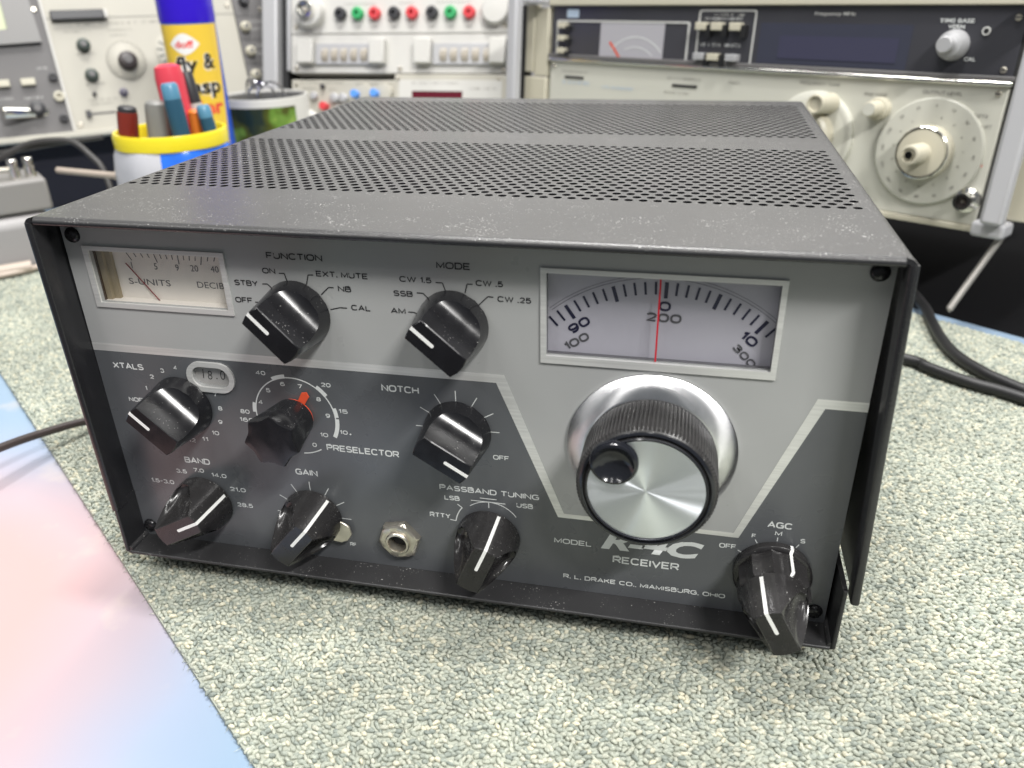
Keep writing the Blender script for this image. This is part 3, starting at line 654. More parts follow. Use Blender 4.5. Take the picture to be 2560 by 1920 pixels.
# headphone jack
g = G(); hx = [(8.4*cos(radians(60*i+12)), 8.4*sin(radians(60*i+12))) for i in range(6)]
n_ = 60; v = []
def hexr(t): 
    q = (t-radians(12)) % (pi/3)-pi/6; return 7.35/cos(q)
prof = [(1.0, 11.9), (1.0, 9.9), (0.97, 9.2), (0.88, 8.8)]
for k, (q, y) in enumerate(prof):
    for i in range(n_):
        t = 2*pi*i/n_; r = hexr(t); r = min(r, 8.6 if k < 2 else 7.75) * (q if k > 1 else 1) if k > 1 else r
        v.append((r*cos(t), y, r*sin(t)))
for i in range(n_): v.append((4.7*cos(2*pi*i/n_), 8.8, 4.7*sin(2*pi*i/n_)))
g.add(v, [(k*n_+i, k*n_+(i+1) % n_, (k+1)*n_+(i+1) % n_, (k+1)*n_+i) for k in range(4) for i in range(n_)])
JK = g.make('headphone_jack', 'nickel', RX, (115.9, 0, 16.0), sharp=30)
g = G(); g.lathe([(4.75, 9.2), (4.75, 8.0), (4.4, 7.6), (3.75, 7.5), (3.55, 7.9), (3.4, 11.8)], 40, cap0=False, cap1=False); g.make('bushing', 'nickel', JK)
g = G(); g.lathe([(3.45, 11.7), (3.45, 11.9)], 32); g.make('socket_hole', 'void', JK)

# ================================================================== desk, carpet, room
def desk_material():
    m = mat('blue_laminate_pink_haze', (0.4, 0.55, 0.8), 0.24, spec=0.4)
    nt = m.node_tree; N = nt.nodes; L = nt.links; b = N["Principled BSDF"]
    tc = N.new("ShaderNodeTexCoord")
    ge = N.new("ShaderNodeNewGeometry")
    def noise(sc, det=4):
        n = N.new("ShaderNodeTexNoise"); n.inputs["Scale"].default_value = sc; n.inputs["Detail"].default_value = det
        L.new(tc.outputs["Object"], n.inputs["Vector"]); return n.outputs["Fac"]
    # pink lens haze painted into the desk colour: distance from its middle, edge broken by noise
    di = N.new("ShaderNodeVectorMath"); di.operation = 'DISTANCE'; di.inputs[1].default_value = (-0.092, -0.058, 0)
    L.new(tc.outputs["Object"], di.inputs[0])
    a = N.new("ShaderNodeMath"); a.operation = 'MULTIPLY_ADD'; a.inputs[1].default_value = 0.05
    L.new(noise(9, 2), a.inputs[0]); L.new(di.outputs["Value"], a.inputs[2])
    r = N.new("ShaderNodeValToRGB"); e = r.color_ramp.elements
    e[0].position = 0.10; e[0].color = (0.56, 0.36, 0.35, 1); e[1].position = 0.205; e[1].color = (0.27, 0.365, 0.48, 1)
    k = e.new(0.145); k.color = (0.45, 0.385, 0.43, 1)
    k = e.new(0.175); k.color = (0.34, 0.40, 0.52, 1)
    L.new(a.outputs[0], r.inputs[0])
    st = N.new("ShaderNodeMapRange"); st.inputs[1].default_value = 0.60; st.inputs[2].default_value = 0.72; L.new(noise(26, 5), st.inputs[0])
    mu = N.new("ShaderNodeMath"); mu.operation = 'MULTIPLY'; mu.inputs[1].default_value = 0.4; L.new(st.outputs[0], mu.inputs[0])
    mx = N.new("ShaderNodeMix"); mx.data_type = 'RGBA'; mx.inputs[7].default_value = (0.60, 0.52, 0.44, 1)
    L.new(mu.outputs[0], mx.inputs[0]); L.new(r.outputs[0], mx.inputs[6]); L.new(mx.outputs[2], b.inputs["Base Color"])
    return m
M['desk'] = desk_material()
eu = Vector((-0.795, 0.607, 0)).normalized(); en = Vector((0.607, 0.795, 0)).normalized()   # along / across the carpet strip
p0 = Vector((97.0, -73.0, 0))
def strip(u, v_): q = p0+eu*u+en*v_; return (q.x, q.y)
def slab(name, poly, z0, z1, m, parent=None):
    n = len(poly); g = G()
    g.add([(x, y, z0) for x, y in poly]+[(x, y, z1) for x, y in poly], [tuple(range(n)), tuple(n+i for i in range(n))]+[(i, (i+1) % n, n+(i+1) % n, n+i) for i in range(n)])
    return g.make(name, m, parent)
CW = 511.0                                                     # carpet width across the strip
def far_y(x, v_): q = p0+en*v_; u = (x-q.x)/eu.x; return q.y+eu.y*u
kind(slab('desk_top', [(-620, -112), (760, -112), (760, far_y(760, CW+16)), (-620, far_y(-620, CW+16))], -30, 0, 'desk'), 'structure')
# loop pile carpet
def carpet_material():
    m = bpy.data.materials.new('loop_pile_wool'); m.use_nodes = True; nt = m.node_tree; N = nt.nodes; L = nt.links
    b = N["Principled BSDF"]; b.inputs["Roughness"].default_value = 0.9; b.inputs["Specular IOR Level"].default_value = 0.15
    ge = N.new("ShaderNodeNewGeometry"); r = N.new("ShaderNodeValToRGB"); e = r.color_ramp.elements
    e[0].position = 0.0; e[0].color = (0.26, 0.29, 0.26, 1); e[1].position = 1.0; e[1].color = (0.64, 0.61, 0.47, 1)
    for p, c in ((0.14, (0.325, 0.355, 0.31)), (0.40, (0.39, 0.415, 0.355)), (0.66, (0.445, 0.465, 0.39)), (0.86, (0.51, 0.515, 0.43))):
        k = e.new(p); k.color = (*c, 1)
    L.new(ge.outputs["Random Per Island"], r.inputs[0])
    tc = N.new("ShaderNodeTexCoord"); n = N.new("ShaderNodeTexNoise"); n.inputs["Scale"].default_value = 1100; n.inputs["Detail"].default_value = 2
    L.new(tc.outputs["Object"], n.inputs["Vector"])
    mr = N.new("ShaderNodeMapRange"); mr.inputs[1].default_value = 0.3; mr.inputs[2].default_value = 0.7; mr.inputs[3].default_value = 0.80; mr.inputs[4].default_value = 1.16
    L.new(n.outputs["Fac"], mr.inputs[0])
    n2 = N.new("ShaderNodeTexNoise"); n2.inputs["Scale"].default_value = 16; n2.inputs["Detail"].default_value = 4; L.new(tc.outputs["Object"], n2.inputs["Vector"])
    m2 = N.new("ShaderNodeMapRange"); m2.inputs[1].default_value = 0.3; m2.inputs[2].default_value = 0.7; m2.inputs[3].default_value = 0.80; m2.inputs[4].default_value = 1.12; L.new(n2.outputs["Fac"], m2.inputs[0])
    s2 = N.new("ShaderNodeVectorMath"); s2.operation = 'SCALE'; L.new(r.outputs[0], s2.inputs[0]); L.new(m2.outputs[0], s2.inputs[3])
    sc = N.new("ShaderNodeVectorMath"); sc.operation = 'SCALE'; L.new(s2.outputs[0], sc.inputs[0]); L.new(mr.outputs[0], sc.inputs[3]); L.new(sc.outputs[0], b.inputs["Base Color"])
    bp = N.new("ShaderNodeBump"); bp.inputs["Strength"].default_value = 0.6; bp.inputs["Distance"].default_value = 0.0004
    L.new(n.outputs["Fac"], bp.inputs["Height"]); L.new(bp.outputs[0], b.inputs["Normal"])
    return m
M['pile'] = carpet_material()
M['backing'] = mat('carpet_backing', (0.37, 0.39, 0.33), 0.9)
CP_ = tag(slab('carpet', [strip(-430, 0), strip(720, 0), strip(720, CW), strip(-430, CW)], 0.05, 2.25, 'backing'), 'strip of grey green loop pile carpet laid on the desk under the receiver', 'carpet')
def pile():
    # one loop: a bent, tapered nub
    nr, ns = 4, 6; prof = [(-1.0, 0.0), (-0.55, 0.80), (0.1, 1.0), (0.65, 0.75), (1.0, 0.0)]
    base = [(-1.0, 0, 0)]
    for t, r in prof[1:-1]: base += [(t, r*cos(2*pi*i/ns), r*sin(2*pi*i/ns)) for i in range(ns)]
    base.append((1.0, 0, 0)); base = np.array(base)
    tri = []
    for i in range(ns): tri.append((0, 1+(i+1) % ns, 1+i))
    for k in range(2):
        for i in range(ns):
            a, b = 1+k*ns+i, 1+k*ns+(i+1) % ns; tri += [(a, b, b+ns), (a, b+ns, a+ns)]
    l = len(base)-1
    for i in range(ns): tri.append((l, 1+2*ns+i, 1+2*ns+(i+1) % ns))
    tri = np.array(tri)
    pu, pv = 2.2, 1.55
    U, V = np.meshgrid(np.arange(-425, 715, pu), np.arange(1.0, CW-0.5, pv), indexing='ij')
    U = U+(np.arange(U.shape[1]) % 2)[None, :]*pu/2
    U = U.ravel()+rng.normal(0, 0.38, U.size); V = V.ravel()+rng.normal(0, 0.32, V.size)
    X = p0.x+eu.x*U+en.x*V; Y = p0.y+eu.y*U+en.y*V
    # keep what lies near the view; the middle of the strip is hidden by the receiver and the back by the instruments
    P = np.stack([X-CP[0], Y-CP[1], np.full_like(X, 4-(CP[2]+ZO))], 1)
    zc = P@np.array(Rf); uc = P@np.array(Rr)/zc; vc = P@np.array(Rd)/zc
    keep = (zc > 20) & (abs(uc) < 0.86) & (abs(vc) < 0.72) & ~((X > 12) & (X < 262) & (Y > 34) & (Y < 282)) & (zc < 760)
    X, Y, V = X[keep], Y[keep], V[keep]; n = len(X)
    yaw = rng.normal(atan2(eu.y, eu.x)+0.5, 0.55, n)*1.0; tilt = rng.normal(0.35, 0.28, n)
    lx = rng.uniform(1.35, 2.0, n); ry = rng.uniform(0.64, 0.88, n); rz = rng.uniform(0.80, 1.1, n)
    b = base[None]*np.stack([lx, ry, rz], 1)[:, None, :]
    b[:, :, 2] -= 0.18*b[:, :, 0]**2                                  # arch the loop
    ct, st = np.cos(tilt)[:, None], np.sin(tilt)[:, None]
    bx_, by_, bz_ = b[:, :, 0]*ct+b[:, :, 2]*st, b[:, :, 1], -b[:, :, 0]*st+b[:, :, 2]*ct
    cy, sy = np.cos(yaw)[:, None], np.sin(yaw)[:, None]
    vx = bx_*cy-by_*sy+X[:, None]; vy = bx_*sy+by_*cy+Y[:, None]; vz = bz_+(2.75+rng.normal(0, 0.22, n))[:, None]
    co = np.stack([vx, vy, np.maximum(vz, 0.15)], 2).reshape(-1, 3)*S
    f = (tri[None]+(np.arange(n)*len(base))[:, None, None]).reshape(-1, 3)
    me = bpy.data.meshes.new('pile'); me.vertices.add(len(co)); me.vertices.foreach_set('co', co.astype(np.float32).ravel())
    me.loops.add(f.size); me.loops.foreach_set('vertex_index', f.astype(np.int32).ravel())
    me.polygons.add(len(f)); me.polygons.foreach_set('loop_start', (np.arange(len(f))*3).astype(np.int32)); me.polygons.foreach_set('use_smooth', np.ones(len(f), dtype=bool))
    me.update(); me.materials.append(M['pile'])
    o = place('pile', me, CP_); o['kind'] = 'stuff'
    print('pile loops', n)
pile()
# stray fibres along the cut edge
g = G()
for i in range(160):
    u = random.uniform(-60, 300); x, y = strip(u, random.uniform(-0.5, 2.5)); a = random.uniform(0, 2*pi); l = random.uniform(1.0, 2.8)
    dx_, dy_ = -en.x*l*0.7+cos(a)*l*0.6, -en.y*l*0.7+sin(a)*l*0.6; z = random.uniform(0.6, 3.2)
    g.tube([(x, y, z), (x+dx_*0.5, y+dy_*0.5, z+random.uniform(-0.3, 0.8)), (x+dx_, y+dy_, max(0.2, z-random.uniform(0, 1.2)))], 0.13, 4, 0.05)
kind(g.make('edge_fibres', 'pile', CP_), 'stuff')

M['wall'] = mat('white_wall', (0.70, 0.69, 0.67), 0.8); M['shelf'] = mat('dark_shelf', (0.007, 0.007, 0.008), 0.95, spec=0.1)
M['navycloth'] = mat('navy_panel', (0.004, 0.004, 0.012), 0.7)
M['floor'] = mat('brown_floor', (0.05, 0.045, 0.042), 0.7, var=0.3, vscale=8)
kind(G().box(-1600, 1800, 1400, 1420, -800, 1200).make('wall', 'wall'), 'structure')
kind(G().box(-2500, 2800, -2200, 1400, -780, -760).make('floor', 'floor'), 'structure')
# low board behind the desk that carries the instruments
kind(slab('rear_bench', [strip(-700, CW+17), strip(900, CW+17), strip(900, CW+900), strip(-700, CW+900)], -60, -36, 'shelf'), 'structure')

# ================================================================== background instruments
M['cream'] = mat('cream_enamel', (0.45, 0.43, 0.37), 0.45, var=0.03, vscale=12)
M['white_en'] = mat('white_enamel', (0.54, 0.53, 0.50), 0.45, var=0.02, vscale=12)
M['hpwhite'] = mat('warm_white_enamel', (0.55, 0.545, 0.48), 0.45, var=0.02, vscale=12)
M['putty'] = mat('putty_plastic', (0.52, 0.49, 0.39), 0.4)
M['greyen'] = mat('mid_grey_enamel', (0.135, 0.13, 0.13), 0.5, var=0.04, vscale=15)
M['greyal'] = mat('grey_cast_frame', (0.42, 0.42, 0.43), 0.42, metal=0.2)
M['smoke'] = mat('smoked_panel', (0.050, 0.050, 0.058), 0.22, var=0.1, vscale=12)
M['chrome'] = mat('chrome', (0.75, 0.74, 0.70), 0.15, metal=1.0)
M['blk'] = mat('black_paint', (0.012, 0.012, 0.013), 0.5)
M['dgreen'] = mat('dark_green_plastic', (0.05, 0.065, 0.055), 0.35)
M['dbrown'] = mat('dark_brown_plastic', (0.045, 0.035, 0.035), 0.35)
M['jgreen'] = mat('green_plastic', (0.03, 0.36, 0.12), 0.4); M['jred'] = mat('red_plastic', (0.62, 0.05, 0.06), 0.4); M['jblk'] = mat('charcoal_plastic', (0.03, 0.03, 0.034), 0.4)
M['bluebtn'] = mat('blue_plastic', (0.10, 0.30, 0.80), 0.4)
M['maroon'] = mat('dark_red_display', (0.10, 0.006, 0.016), 0.2)
M['greyink'] = mat('grey_ink', (0.22, 0.21, 0.19), 0.6); M['paleink'] = mat('pale_blue_ink', (0.45, 0.55, 0.68), 0.6); M['lightink'] = mat('light_ink', (0.55, 0.55, 0.53), 0.6)
M['case'] = mat('dark_case', (0.05, 0.05, 0.048), 0.6)
M['lilac'] = mat('pale_meter_card', (0.40, 0.39, 0.42), 0.4)
M['screen'] = mat('yellow_green_screen', (0.44, 0.48, 0.27), 0.3)

def frame(o, yaw, pitch, roll):
    return Matrix.Translation((o[0]*S, o[1]*S, (o[2]+ZO)*S)) @ Matrix.Rotation(yaw, 4, 'Z') @ Matrix.Rotation(pitch, 4, 'X') @ Matrix.Rotation(roll, 4, 'Y')
def knob_at(name, m, parent, x, z, prof, n=32, bevel=0, nf=0):
    g = G(); g.lathe(prof, n, rf=(lambda t, k: 1-0.04*(0.5+0.5*cos(nf*t))) if nf else None); return g.make(name, m, parent, (x, 0, z))
def scribble(parent, x0, x1, z, h, m, words=2, y=-0.3):
    """small print too far off to read, as a row of short strokes the size of its letters"""
    lines = []; x = x0; lw = h*0.62
    while x < x1-lw:
        if random.random() < 0.86:
            k = random.choice((0, 1, 2))
            lines.append([(x, z), (x, z+h)])
            if k: lines.append([(x, z+h*(1 if k == 1 else 0.5)), (x+lw*0.7, z+h*(1 if k == 1 else 0.5))])
            if k == 2: lines.append([(x+lw*0.7, z), (x+lw*0.7, z+h)])
        x += lw*1.25
    if lines: strokes('small_print', lines, y, m, parent, h*0.16)

# ---- signal generator on its wire bail, right
HP = thing('signal_generator', 'white signal generator with black top strip, big round dials and side handles behind the receiver', 'signal generator', mtx=frame((76.47, 582.98, 180.66), -0.58, -0.08, -0.01))
g = G(); g.box(-8, 398, 4, 340, -132, 4); g.make('case', 'case', HP)
g = G(); g.box(0, 391, 0, 4, -133.5, -45.8); LP = g.make('front_panel', 'hpwhite', HP, bevel=0.6)
g = G(); g.box(-3, 394, -2.5, 4, -0.2, 8.0); g.make('top_trim', 'putty', HP, bevel=0.8)
g = G(); g.box(0, 391, 0.8, 4, -42.2, -0.3); g.make('black_panel', 'smoke', HP)
g = G(); g.box(-2, 393, -2.2, 4, -43.6, -40.6); g.make('dark_trim', 'greyen', HP, bevel=0.5)
g = G(); g.box(-2, 393, -3.0, 4, -46.6, -43.7); g.make('silver_trim', 'chrome', HP, bevel=0.8)
g = G(); g.box(-2, 393, -2, 4, -137.5, -133.7); g.make('bottom_trim', 'putty', HP, bevel=0.6)
plate('badge', [rrect(17, 31, -10, -3.2, 1)], 0.4, 0.35, 'paleink', HP)
MT = plate('level_meter', [rrect(5.5, 150, -43, -12, 2), rrect(7, 148.4, -41.6, -13.4, 1.6)], 0.2, 1, 'lightink', HP)
plate('meter_face', [rect(57.5, 125.6, -41.4, -13.6)], 0.5, 0.25, 'lilac', MT)
plate('scale_arc', [[(97+r*cos(radians(a)), -62+r*sin(radians(a))) for r, s_ in ((38.0, 1), (37.1, -1)) for a in [44+90*i/20 for i in range(21)][::s_]]], 0.3, 0.1, 'white', MT)
plate('scale_arc', [[(97+r*cos(radians(a)), -62+r*sin(radians(a))) for r, s_ in ((29.9, 1), (29.2, -1)) for a in [52+60*i/20 for i in range(21)][::s_]]], 0.3, 0.1, 'white', MT)
strokes('needle', [[(68.8, -28.9), (73.5, -33.5), (80.5, -41.2)]], 0.2, 'red', MT, 2.0)
def button(x, z, wd, ht, m, par, d=6):
    g = G(); g.box(-wd/2, wd/2, -d, 1.5, -ht/2, ht/2); return g.make('push_button', m, par, (x, 0, z), bevel=0.5)
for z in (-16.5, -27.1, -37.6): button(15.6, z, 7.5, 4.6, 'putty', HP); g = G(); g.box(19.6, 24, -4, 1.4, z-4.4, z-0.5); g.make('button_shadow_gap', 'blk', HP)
for x in (163.4, 177.6, 194.0): button(x, -15.1, 9, 5.6, 'putty', HP)
for x, m in ((164.3, 'greyal'), (177.2, 'putty'), (193.8, 'greyal')): button(x, -37.2, 9.5, 5.2, m, HP)
for x, z in ((169.4, -18), (184, -18), (200.5, -18), (170.6, -39), (184.8, -39)): g = G(); g.box(-2.4, 2.4, -3.6, 1.2, -4.5, 4.0); g.make('button_gap', 'blk', HP, (x, 0, z))
plate('outline', [rrect(157.6, 208.4, -42.8, -3.2, 2), rrect(158.9, 207.2, -41.6, -4.4, 1.4)], 0.3, 0.5, 'lightink', HP)
scribble(HP, 172, 200, -7.6, 1.7, 'lightink', y=0.2); scribble(HP, 162, 200, -29.6, 2.4, 'white', y=0.2); scribble(HP, 164, 199, -10.4, 1.8, 'white', y=0.2)
DW2 = plate('display_window', [rect(213, 325, -40, -12)], 0.5, 0.25, mat('blue_grey_window', (0.045, 0.048, 0.07), 0.12), HP)
plate('display_strip', [rect(230, 317.5, -36, -20.4)], 0.2, 0.2, mat('violet_filter', (0.05, 0.05, 0.085), 0.12), DW2)
lettering('Frequency MHz', 254.6, 284.3, -6.6, 2.2, 0.4, 'lightink', HP, 0.01)
lettering('TIME BASE', 340.5, 361.5, -10.3, 2.3, 0.4, 'white', HP, 0.02); lettering('VERN', 346.5, 356.5, -13.8, 2.3, 0.4, 'white', HP, 0.02); lettering('CAL', 360.4, 367.5, -32.6, 2.2, 0.4, 'white', HP, 0.02)
TBK = knob_at('vernier_knob', 'greyal', HP, 352.6, -23.6, [(9.4, 0.6), (9.4, -1.5), (8.6, -6), (7.4, -9), (5.0, -10), (4.8, -18), (4.3, -18.6)])
g = G(); g.lathe([(2.6, 0.3), (2.6, 0.05)], 20); JH = g.make('adjust_ring', 'lightink', HP, (369.8, 0, -14.9)); g = G(); g.lathe([(1.6, 0.2), (1.6, -0.1)], 16); g.make('adjust_hole', 'void', JH)
for x0_, x1_, z in ((18.9, 41.7, -60.0), (139.3, 163.4, -60.3)):
    g = G(); g.box(x0_, x1_, -0.6, 1, z-1.0, z+1.0); g.make('slide_slot', 'blk', LP)
scribble(LP, 15, 46, -56, 1.6, 'greyink'); scribble(LP, 134, 166, -55.6, 1.6, 'greyink'); scribble(LP, 17, 50, -66, 3.0, 'paleink'); scribble(LP, 63, 100, -67.5, 2.4, 'paleink'); scribble(LP, 132, 158, -67, 1.8, 'greyink'); scribble(LP, 192, 204, -56, 1.6, 'greyink')
lettering('FREQUENCY TUNE', 252.2, 282.4, -52.7, 1.9, -0.3, 'greyink', LP, 0.01); lettering('FINE TUNE', 301.5, 316.9, -57.4, 1.9, -0.3, 'greyink', LP, 0.01); lettering('OUTPUT LEVEL', 340.0, 365.0, -53.6, 2.2, -0.3, 'greyink', LP, 0.01)
FT = knob_at('frequency_dial', 'hpwhite', HP, 268, -88, [(31.5, 0), (31.5, -3.4), (30.6, -4.2), (26, -5.2), (22, -5.6)], 96)
strokes('tick_mark', rays(0, 0, 26.5, 30.4, range(-60, 60, 3)), -5.3, 'greyink', FT, 0.25)
knob_at('tuning_grip', 'putty', FT, 0, 0, [(19, -5), (19, -16), (17, -18), (6, -18.4)], 48)
g = G(); g.lathe([(7.0, -5), (6.6, -28), (6.2, -29.2), (5.2, -29.4), (4.8, -27.6), (0.5, -27.4)], 28); g.make('crank_knob', 'putty', FT, (12, 0, 24))
knob_at('fine_tune_knob', 'putty', HP, 314.2, -65.2, [(7.6, 0), (7.6, -5), (6.8, -6.2), (5.2, -6.6), (5.0, -19.0), (4.5, -19.8)], 32)
g = G(); g.lathe([(4.2, -19.85), (4.2, -20.1)], 24); g.make('knob_cap', 'hpwhite', HP, (314.2, 0, -65.2))
OL = knob_at('output_dial', 'hpwhite', HP, 352.0, -90, [(34.6, 0), (34.6, -2.4), (33.8, -3.0), (17, -3.3)], 96)
nums = ['0', '10', '20', '30', '40', '50', '60', '70', '80', '90', '100', '110', '120', '130', '20', '10']
for i, t in enumerate(nums):
    a = radians(90-22.5*i); lettering(t, 29.5*cos(a), 29.5*cos(a), 29.5*sin(a)-0.9, 1.8, -3.4, 'greyink', OL, 0.01, rot=a-pi/2, fit=False, sx=1.1)
for i in range(14):
    a = radians(78-24*i); lettering(str((i*7) % 10), 22.6*cos(a), 22.6*cos(a), 22.6*sin(a)-0.8, 1.6, -3.4, 'greyink', OL, 0.01, rot=a-pi/2, fit=False, sx=1.1)
g = G(); g.lathe([(17.6, -3.2), (17.4, -12), (16.8, -13.2), (14.5, -13.6), (6.5, -13.7), (6.3, -33), (5.9, -34), (4.6, -34.2), (4.2, -32.5), (2.5, -32.4)], 56, cap1=False)
OG = g.make('output_grip', 'putty', OL); g = G(); g.lathe([(2.6, -32.4), (2.4, -34.8)], 20); g.make('set_screw', 'chrome', OG)
g = G(); g.lathe([(16.95, -13.3), (16.3, -13.9), (15.4, -13.8)], 56, cap0=False, cap1=False); g.make('grip_ring', 'chrome', OL)
BN = knob_at('output_connector', 'chrome', HP, 384.0, -117.4, [(8.0, 0), (8.0, -3), (5.6, -4), (5.4, -14), (3.9, -14), (3.7, -6)], 32)
g = G(); g.lathe([(3.7, -9), (3.7, -9.2)], 24); g.make('connector_insert', 'dbrown', BN); g = G(); g.lathe([(0.9, -9.2), (0.9, -12)], 12); g.make('centre_pin', 'nickel', BN)
scribble(LP, 375, 388, -66, 2.2, 'greyink'); scribble(LP, 372, 388, -72, 2.0, 'greyink')
for x, h_ in ((376, -100), (379, -96)): scribble(LP, x, x+10, h_, 1.6, 'red')
M['handle'] = mat('pale_grey_handle', (0.47, 0.47, 0.49), 0.4)
g = G(); g.box(400.5, 414, -28, -18, -127, 8); g.box(394, 414, -18, 4, 0, 8); g.box(394, 414, -18, 4, -137, -127); HN = g.make('side_handle', 'handle', HP, bevel=2.5, seg=3)
g = G(); g.box(402, 428, -2, 6, -126.5, -0.5); g.make('handle_side_plate', 'putty', HN, bevel=1.0)
g = G(); g.box(-32, -20, -28, -18, -127, 8); g.box(-32, -20, -18, 4, 1, 8); g.box(-32, -20, -18, 4, -137, -127); HN = g.make('side_handle', 'handle', HP, bevel=2.5, seg=3)
g = G(); g.box(-20, -3.2, -14, 0, 1, 8.5); g.make('handle_bridge', 'handle', HN, bevel=1.5)
g = G(); g.box(-45, -31, -1, 6, -126.5, 0.5); g.make('handle_gap', 'blk', HN); g = G(); g.box(-30.8, -3, -3, 6, -126.5, -62); g.box(-30.8, -20, -3, 6, -58, 0.5); g.box(-19.5, -3, -2, 6, -61, -2); g.make('handle_side_plate', 'putty', HN, bevel=1.0)
M['wire'] = mat('grey_wire', (0.45, 0.43, 0.40), 0.4, metal=0.6)
for pts in ([(408, 10, -136), (394, -16, -187.5), (393.5, -16, -187.9)], [(-6, 14, -134), (0, -16, -187.5), (0.5, -16, -187.9)]): G().tube(pts, 2.3, 10).make('bail_leg', 'wire', HP)

# ---- plug-in rack in the middle: frame, power supply above, generator and counter below
PSM = frame((-229.47, 667.01, 151.89), 0.01, -0.30, 0.0)
RK = thing('equipment_rack', 'tall grey frame holding the white power supply and the modules under it', 'rack', mtx=PSM)
g = G(); g.box(-30, -12, -10, 240, -172, 90); g.make('side_rail', 'greyal', RK, bevel=2); g = G(); g.box(246, 262, -10, 240, -172, 90); g.make('side_rail', 'greyal', RK, bevel=2)
g = G(); g.box(-12, 246, 30, 240, -172, 88); g.make('back_box', 'blk', RK)
g = G(); g.box(-12, -4.5, 2, 30, -172, 90); g.make('rail_lining', 'blk', RK); g = G(); g.box(-4.2, 0.2, -3, 10, -38, 90); g.make('inner_rail', 'greyal', RK, bevel=1)
PW = thing('power_supply', 'white power supply module with coloured banana jacks and two thumbwheel windows', 'power supply', mtx=PSM)
g = G(); g.box(0.4, 245.6, 0, 26, 1.2, 60); g.make('upper_panel', 'white_en', PW, bevel=0.6)
g = G(); g.box(0.4, 245.6, 0.4, 26, -39.4, 0.4); g.make('lower_panel', 'white_en', PW, bevel=0.6)
LK = knob_at('output_connector', 'white_en', PW, 24, 22, [(16.5, 0), (16.5, -9), (15.0, -11.5), (9.4, -12)], 40)
g = G(); g.lathe([(9.0, -11.9), (9.0, -19), (7.0, -19.4), (6.6, -15), (0.5, -15)], 28); LB = g.make('connector_body', 'chrome', LK); g = G(); g.lathe([(2.6, -15), (2.0, -18)], 16); g.make('centre_pin', 'nickel', LB)
for i, (x, m) in enumerate(((58.8, 'jblk'), (78.4, 'jgreen'), (97.8, 'jred'), (119.6, 'jblk'), (139.5, 'jred'), (161.5, 'jblk'), (181.7, 'jgreen'), (202.0, 'jred'))):
    J = knob_at('banana_jack', m, PW, x, 20.6, [(6.4, 0), (6.4, -6), (5.6, -7.4), (2.6, -7.6), (2.4, -4), (0.5, -4)], 24)
    scribble(PW, x-3, x+4, 6.5, 2.0, 'greyink')
strokes('printed_line', [[(62, 31), (98, 31)], [(124, 31.4), (140, 31.4)], [(165, 31.6), (203, 31.6)]], -0.2, 'greyink', PW, 0.4)
scribble(PW, 65, 92, 39, 2.4, 'greyink'); scribble(PW, 122, 142, 39, 2.4, 'greyink'); scribble(PW, 168, 200, 39, 2.4, 'greyink')
knob_at('round_knob', 'white_en', PW, 230.5, 22, [(14.5, 0), (14.3, -9), (13.0, -11), (2, -11.6)], 40)
wheelmat = mat('thumbwheel_cream', (0.40, 0.36, 0.30), 0.3)
for cx0, cx1, wx in ((11, 111, (41, 52, 63, 74.5, 86)), (144, 243, (175, 186.3, 198.4, 210.1, 222.4))):
    TW = None
    g = G(); g.box(cx0+19, cx1-17, -3, 0.3, -31, -9.6); TW = g.make('thumbwheel_switch', 'greyal', PW, bevel=0.5)
    for a, b in ((cx0, cx0+18.6), (cx1-17, cx1)): g = G(); g.box(a, b, -11, 0.3, -31, -6); g.make('end_cap', 'white_en', TW, bevel=1)
    for x in wx:
        g = G(); g.lathe([(8.6, -3.6), (9.2, -3.0), (9.2, 3.0), (8.6, 3.6)], 24, (0, 3.0, -21.5), 'x'); wl = g.make('wheel', wheelmat, TW, (x, 0, 0))
        g = G(); g.box(-1.2, 1.2, -6.7, -6.0, -18.4, -16.2); g.make('digit_plate', 'white_en', wl)
FG = thing('function_generator', 'cream module with two blue buttons below the power supply', 'function generator', mtx=PSM)
g = G(); g.box(0.4, 120.8, 0.2, 26, -172, -46.6); g.make('front_panel', 'cream', FG, bevel=0.6)
for x, z in ((78.8, -63.0), (101.2, -62.0)):
    k = knob_at('knob', 'cream', FG, x+8, z+2, [(9.5, 0), (9.5, -4), (8.6, -5), (4, -5.4)], 28); knob_at('push_button', 'bluebtn', FG, x, z, [(4.2, 0), (4.2, -14), (3.6, -14.8)], 20)
for x, z in ((41.2, -75.3), ): knob_at('push_button', 'jred', FG, x, z, [(4.4, 0), (4.4, -10), (3.8, -10.6)], 20)
for x, z, q in ((38, -54, 2.4), (52, -66, 5), (62, -66, 5), (28, -64, 4), (57, -78, 4)): knob_at('small_knob', 'greyal' if q > 3 else 'jblk', FG, x, z, [(q, 0), (q, -5), (q*0.8, -5.6)], 18)
for a, b, z in ((10, 34, -50.6), (36, 62, -50.6), (76, 118, -51.5), (14, 30, -57), (45, 55, -57.5)): scribble(FG, a, b, z, 1.8, 'greyink', y=-0.2)
CT = thing('frequency_counter', 'cream counter module with a narrow dark red display below the power supply', 'counter', mtx=PSM)
g = G(); g.box(121.4, 245.6, -4, 26, -172, -41.2); g.make('front_panel', 'cream', CT, bevel=1.2)
plate('display_frame', [rect(127, 240, -85, -47), rect(141.5, 197.6, -70, -58.4)], -4.8, 0.75, 'white_en', CT)
plate('display', [rect(141, 198, -70.5, -58.0)], -4.3, 0.2, 'maroon', CT); scribble(CT, 142, 196, -51.5, 2.2, 'greyink', y=-4.9); scribble(CT, 206, 236, -57, 2.6, 'greyink', y=-4.9)

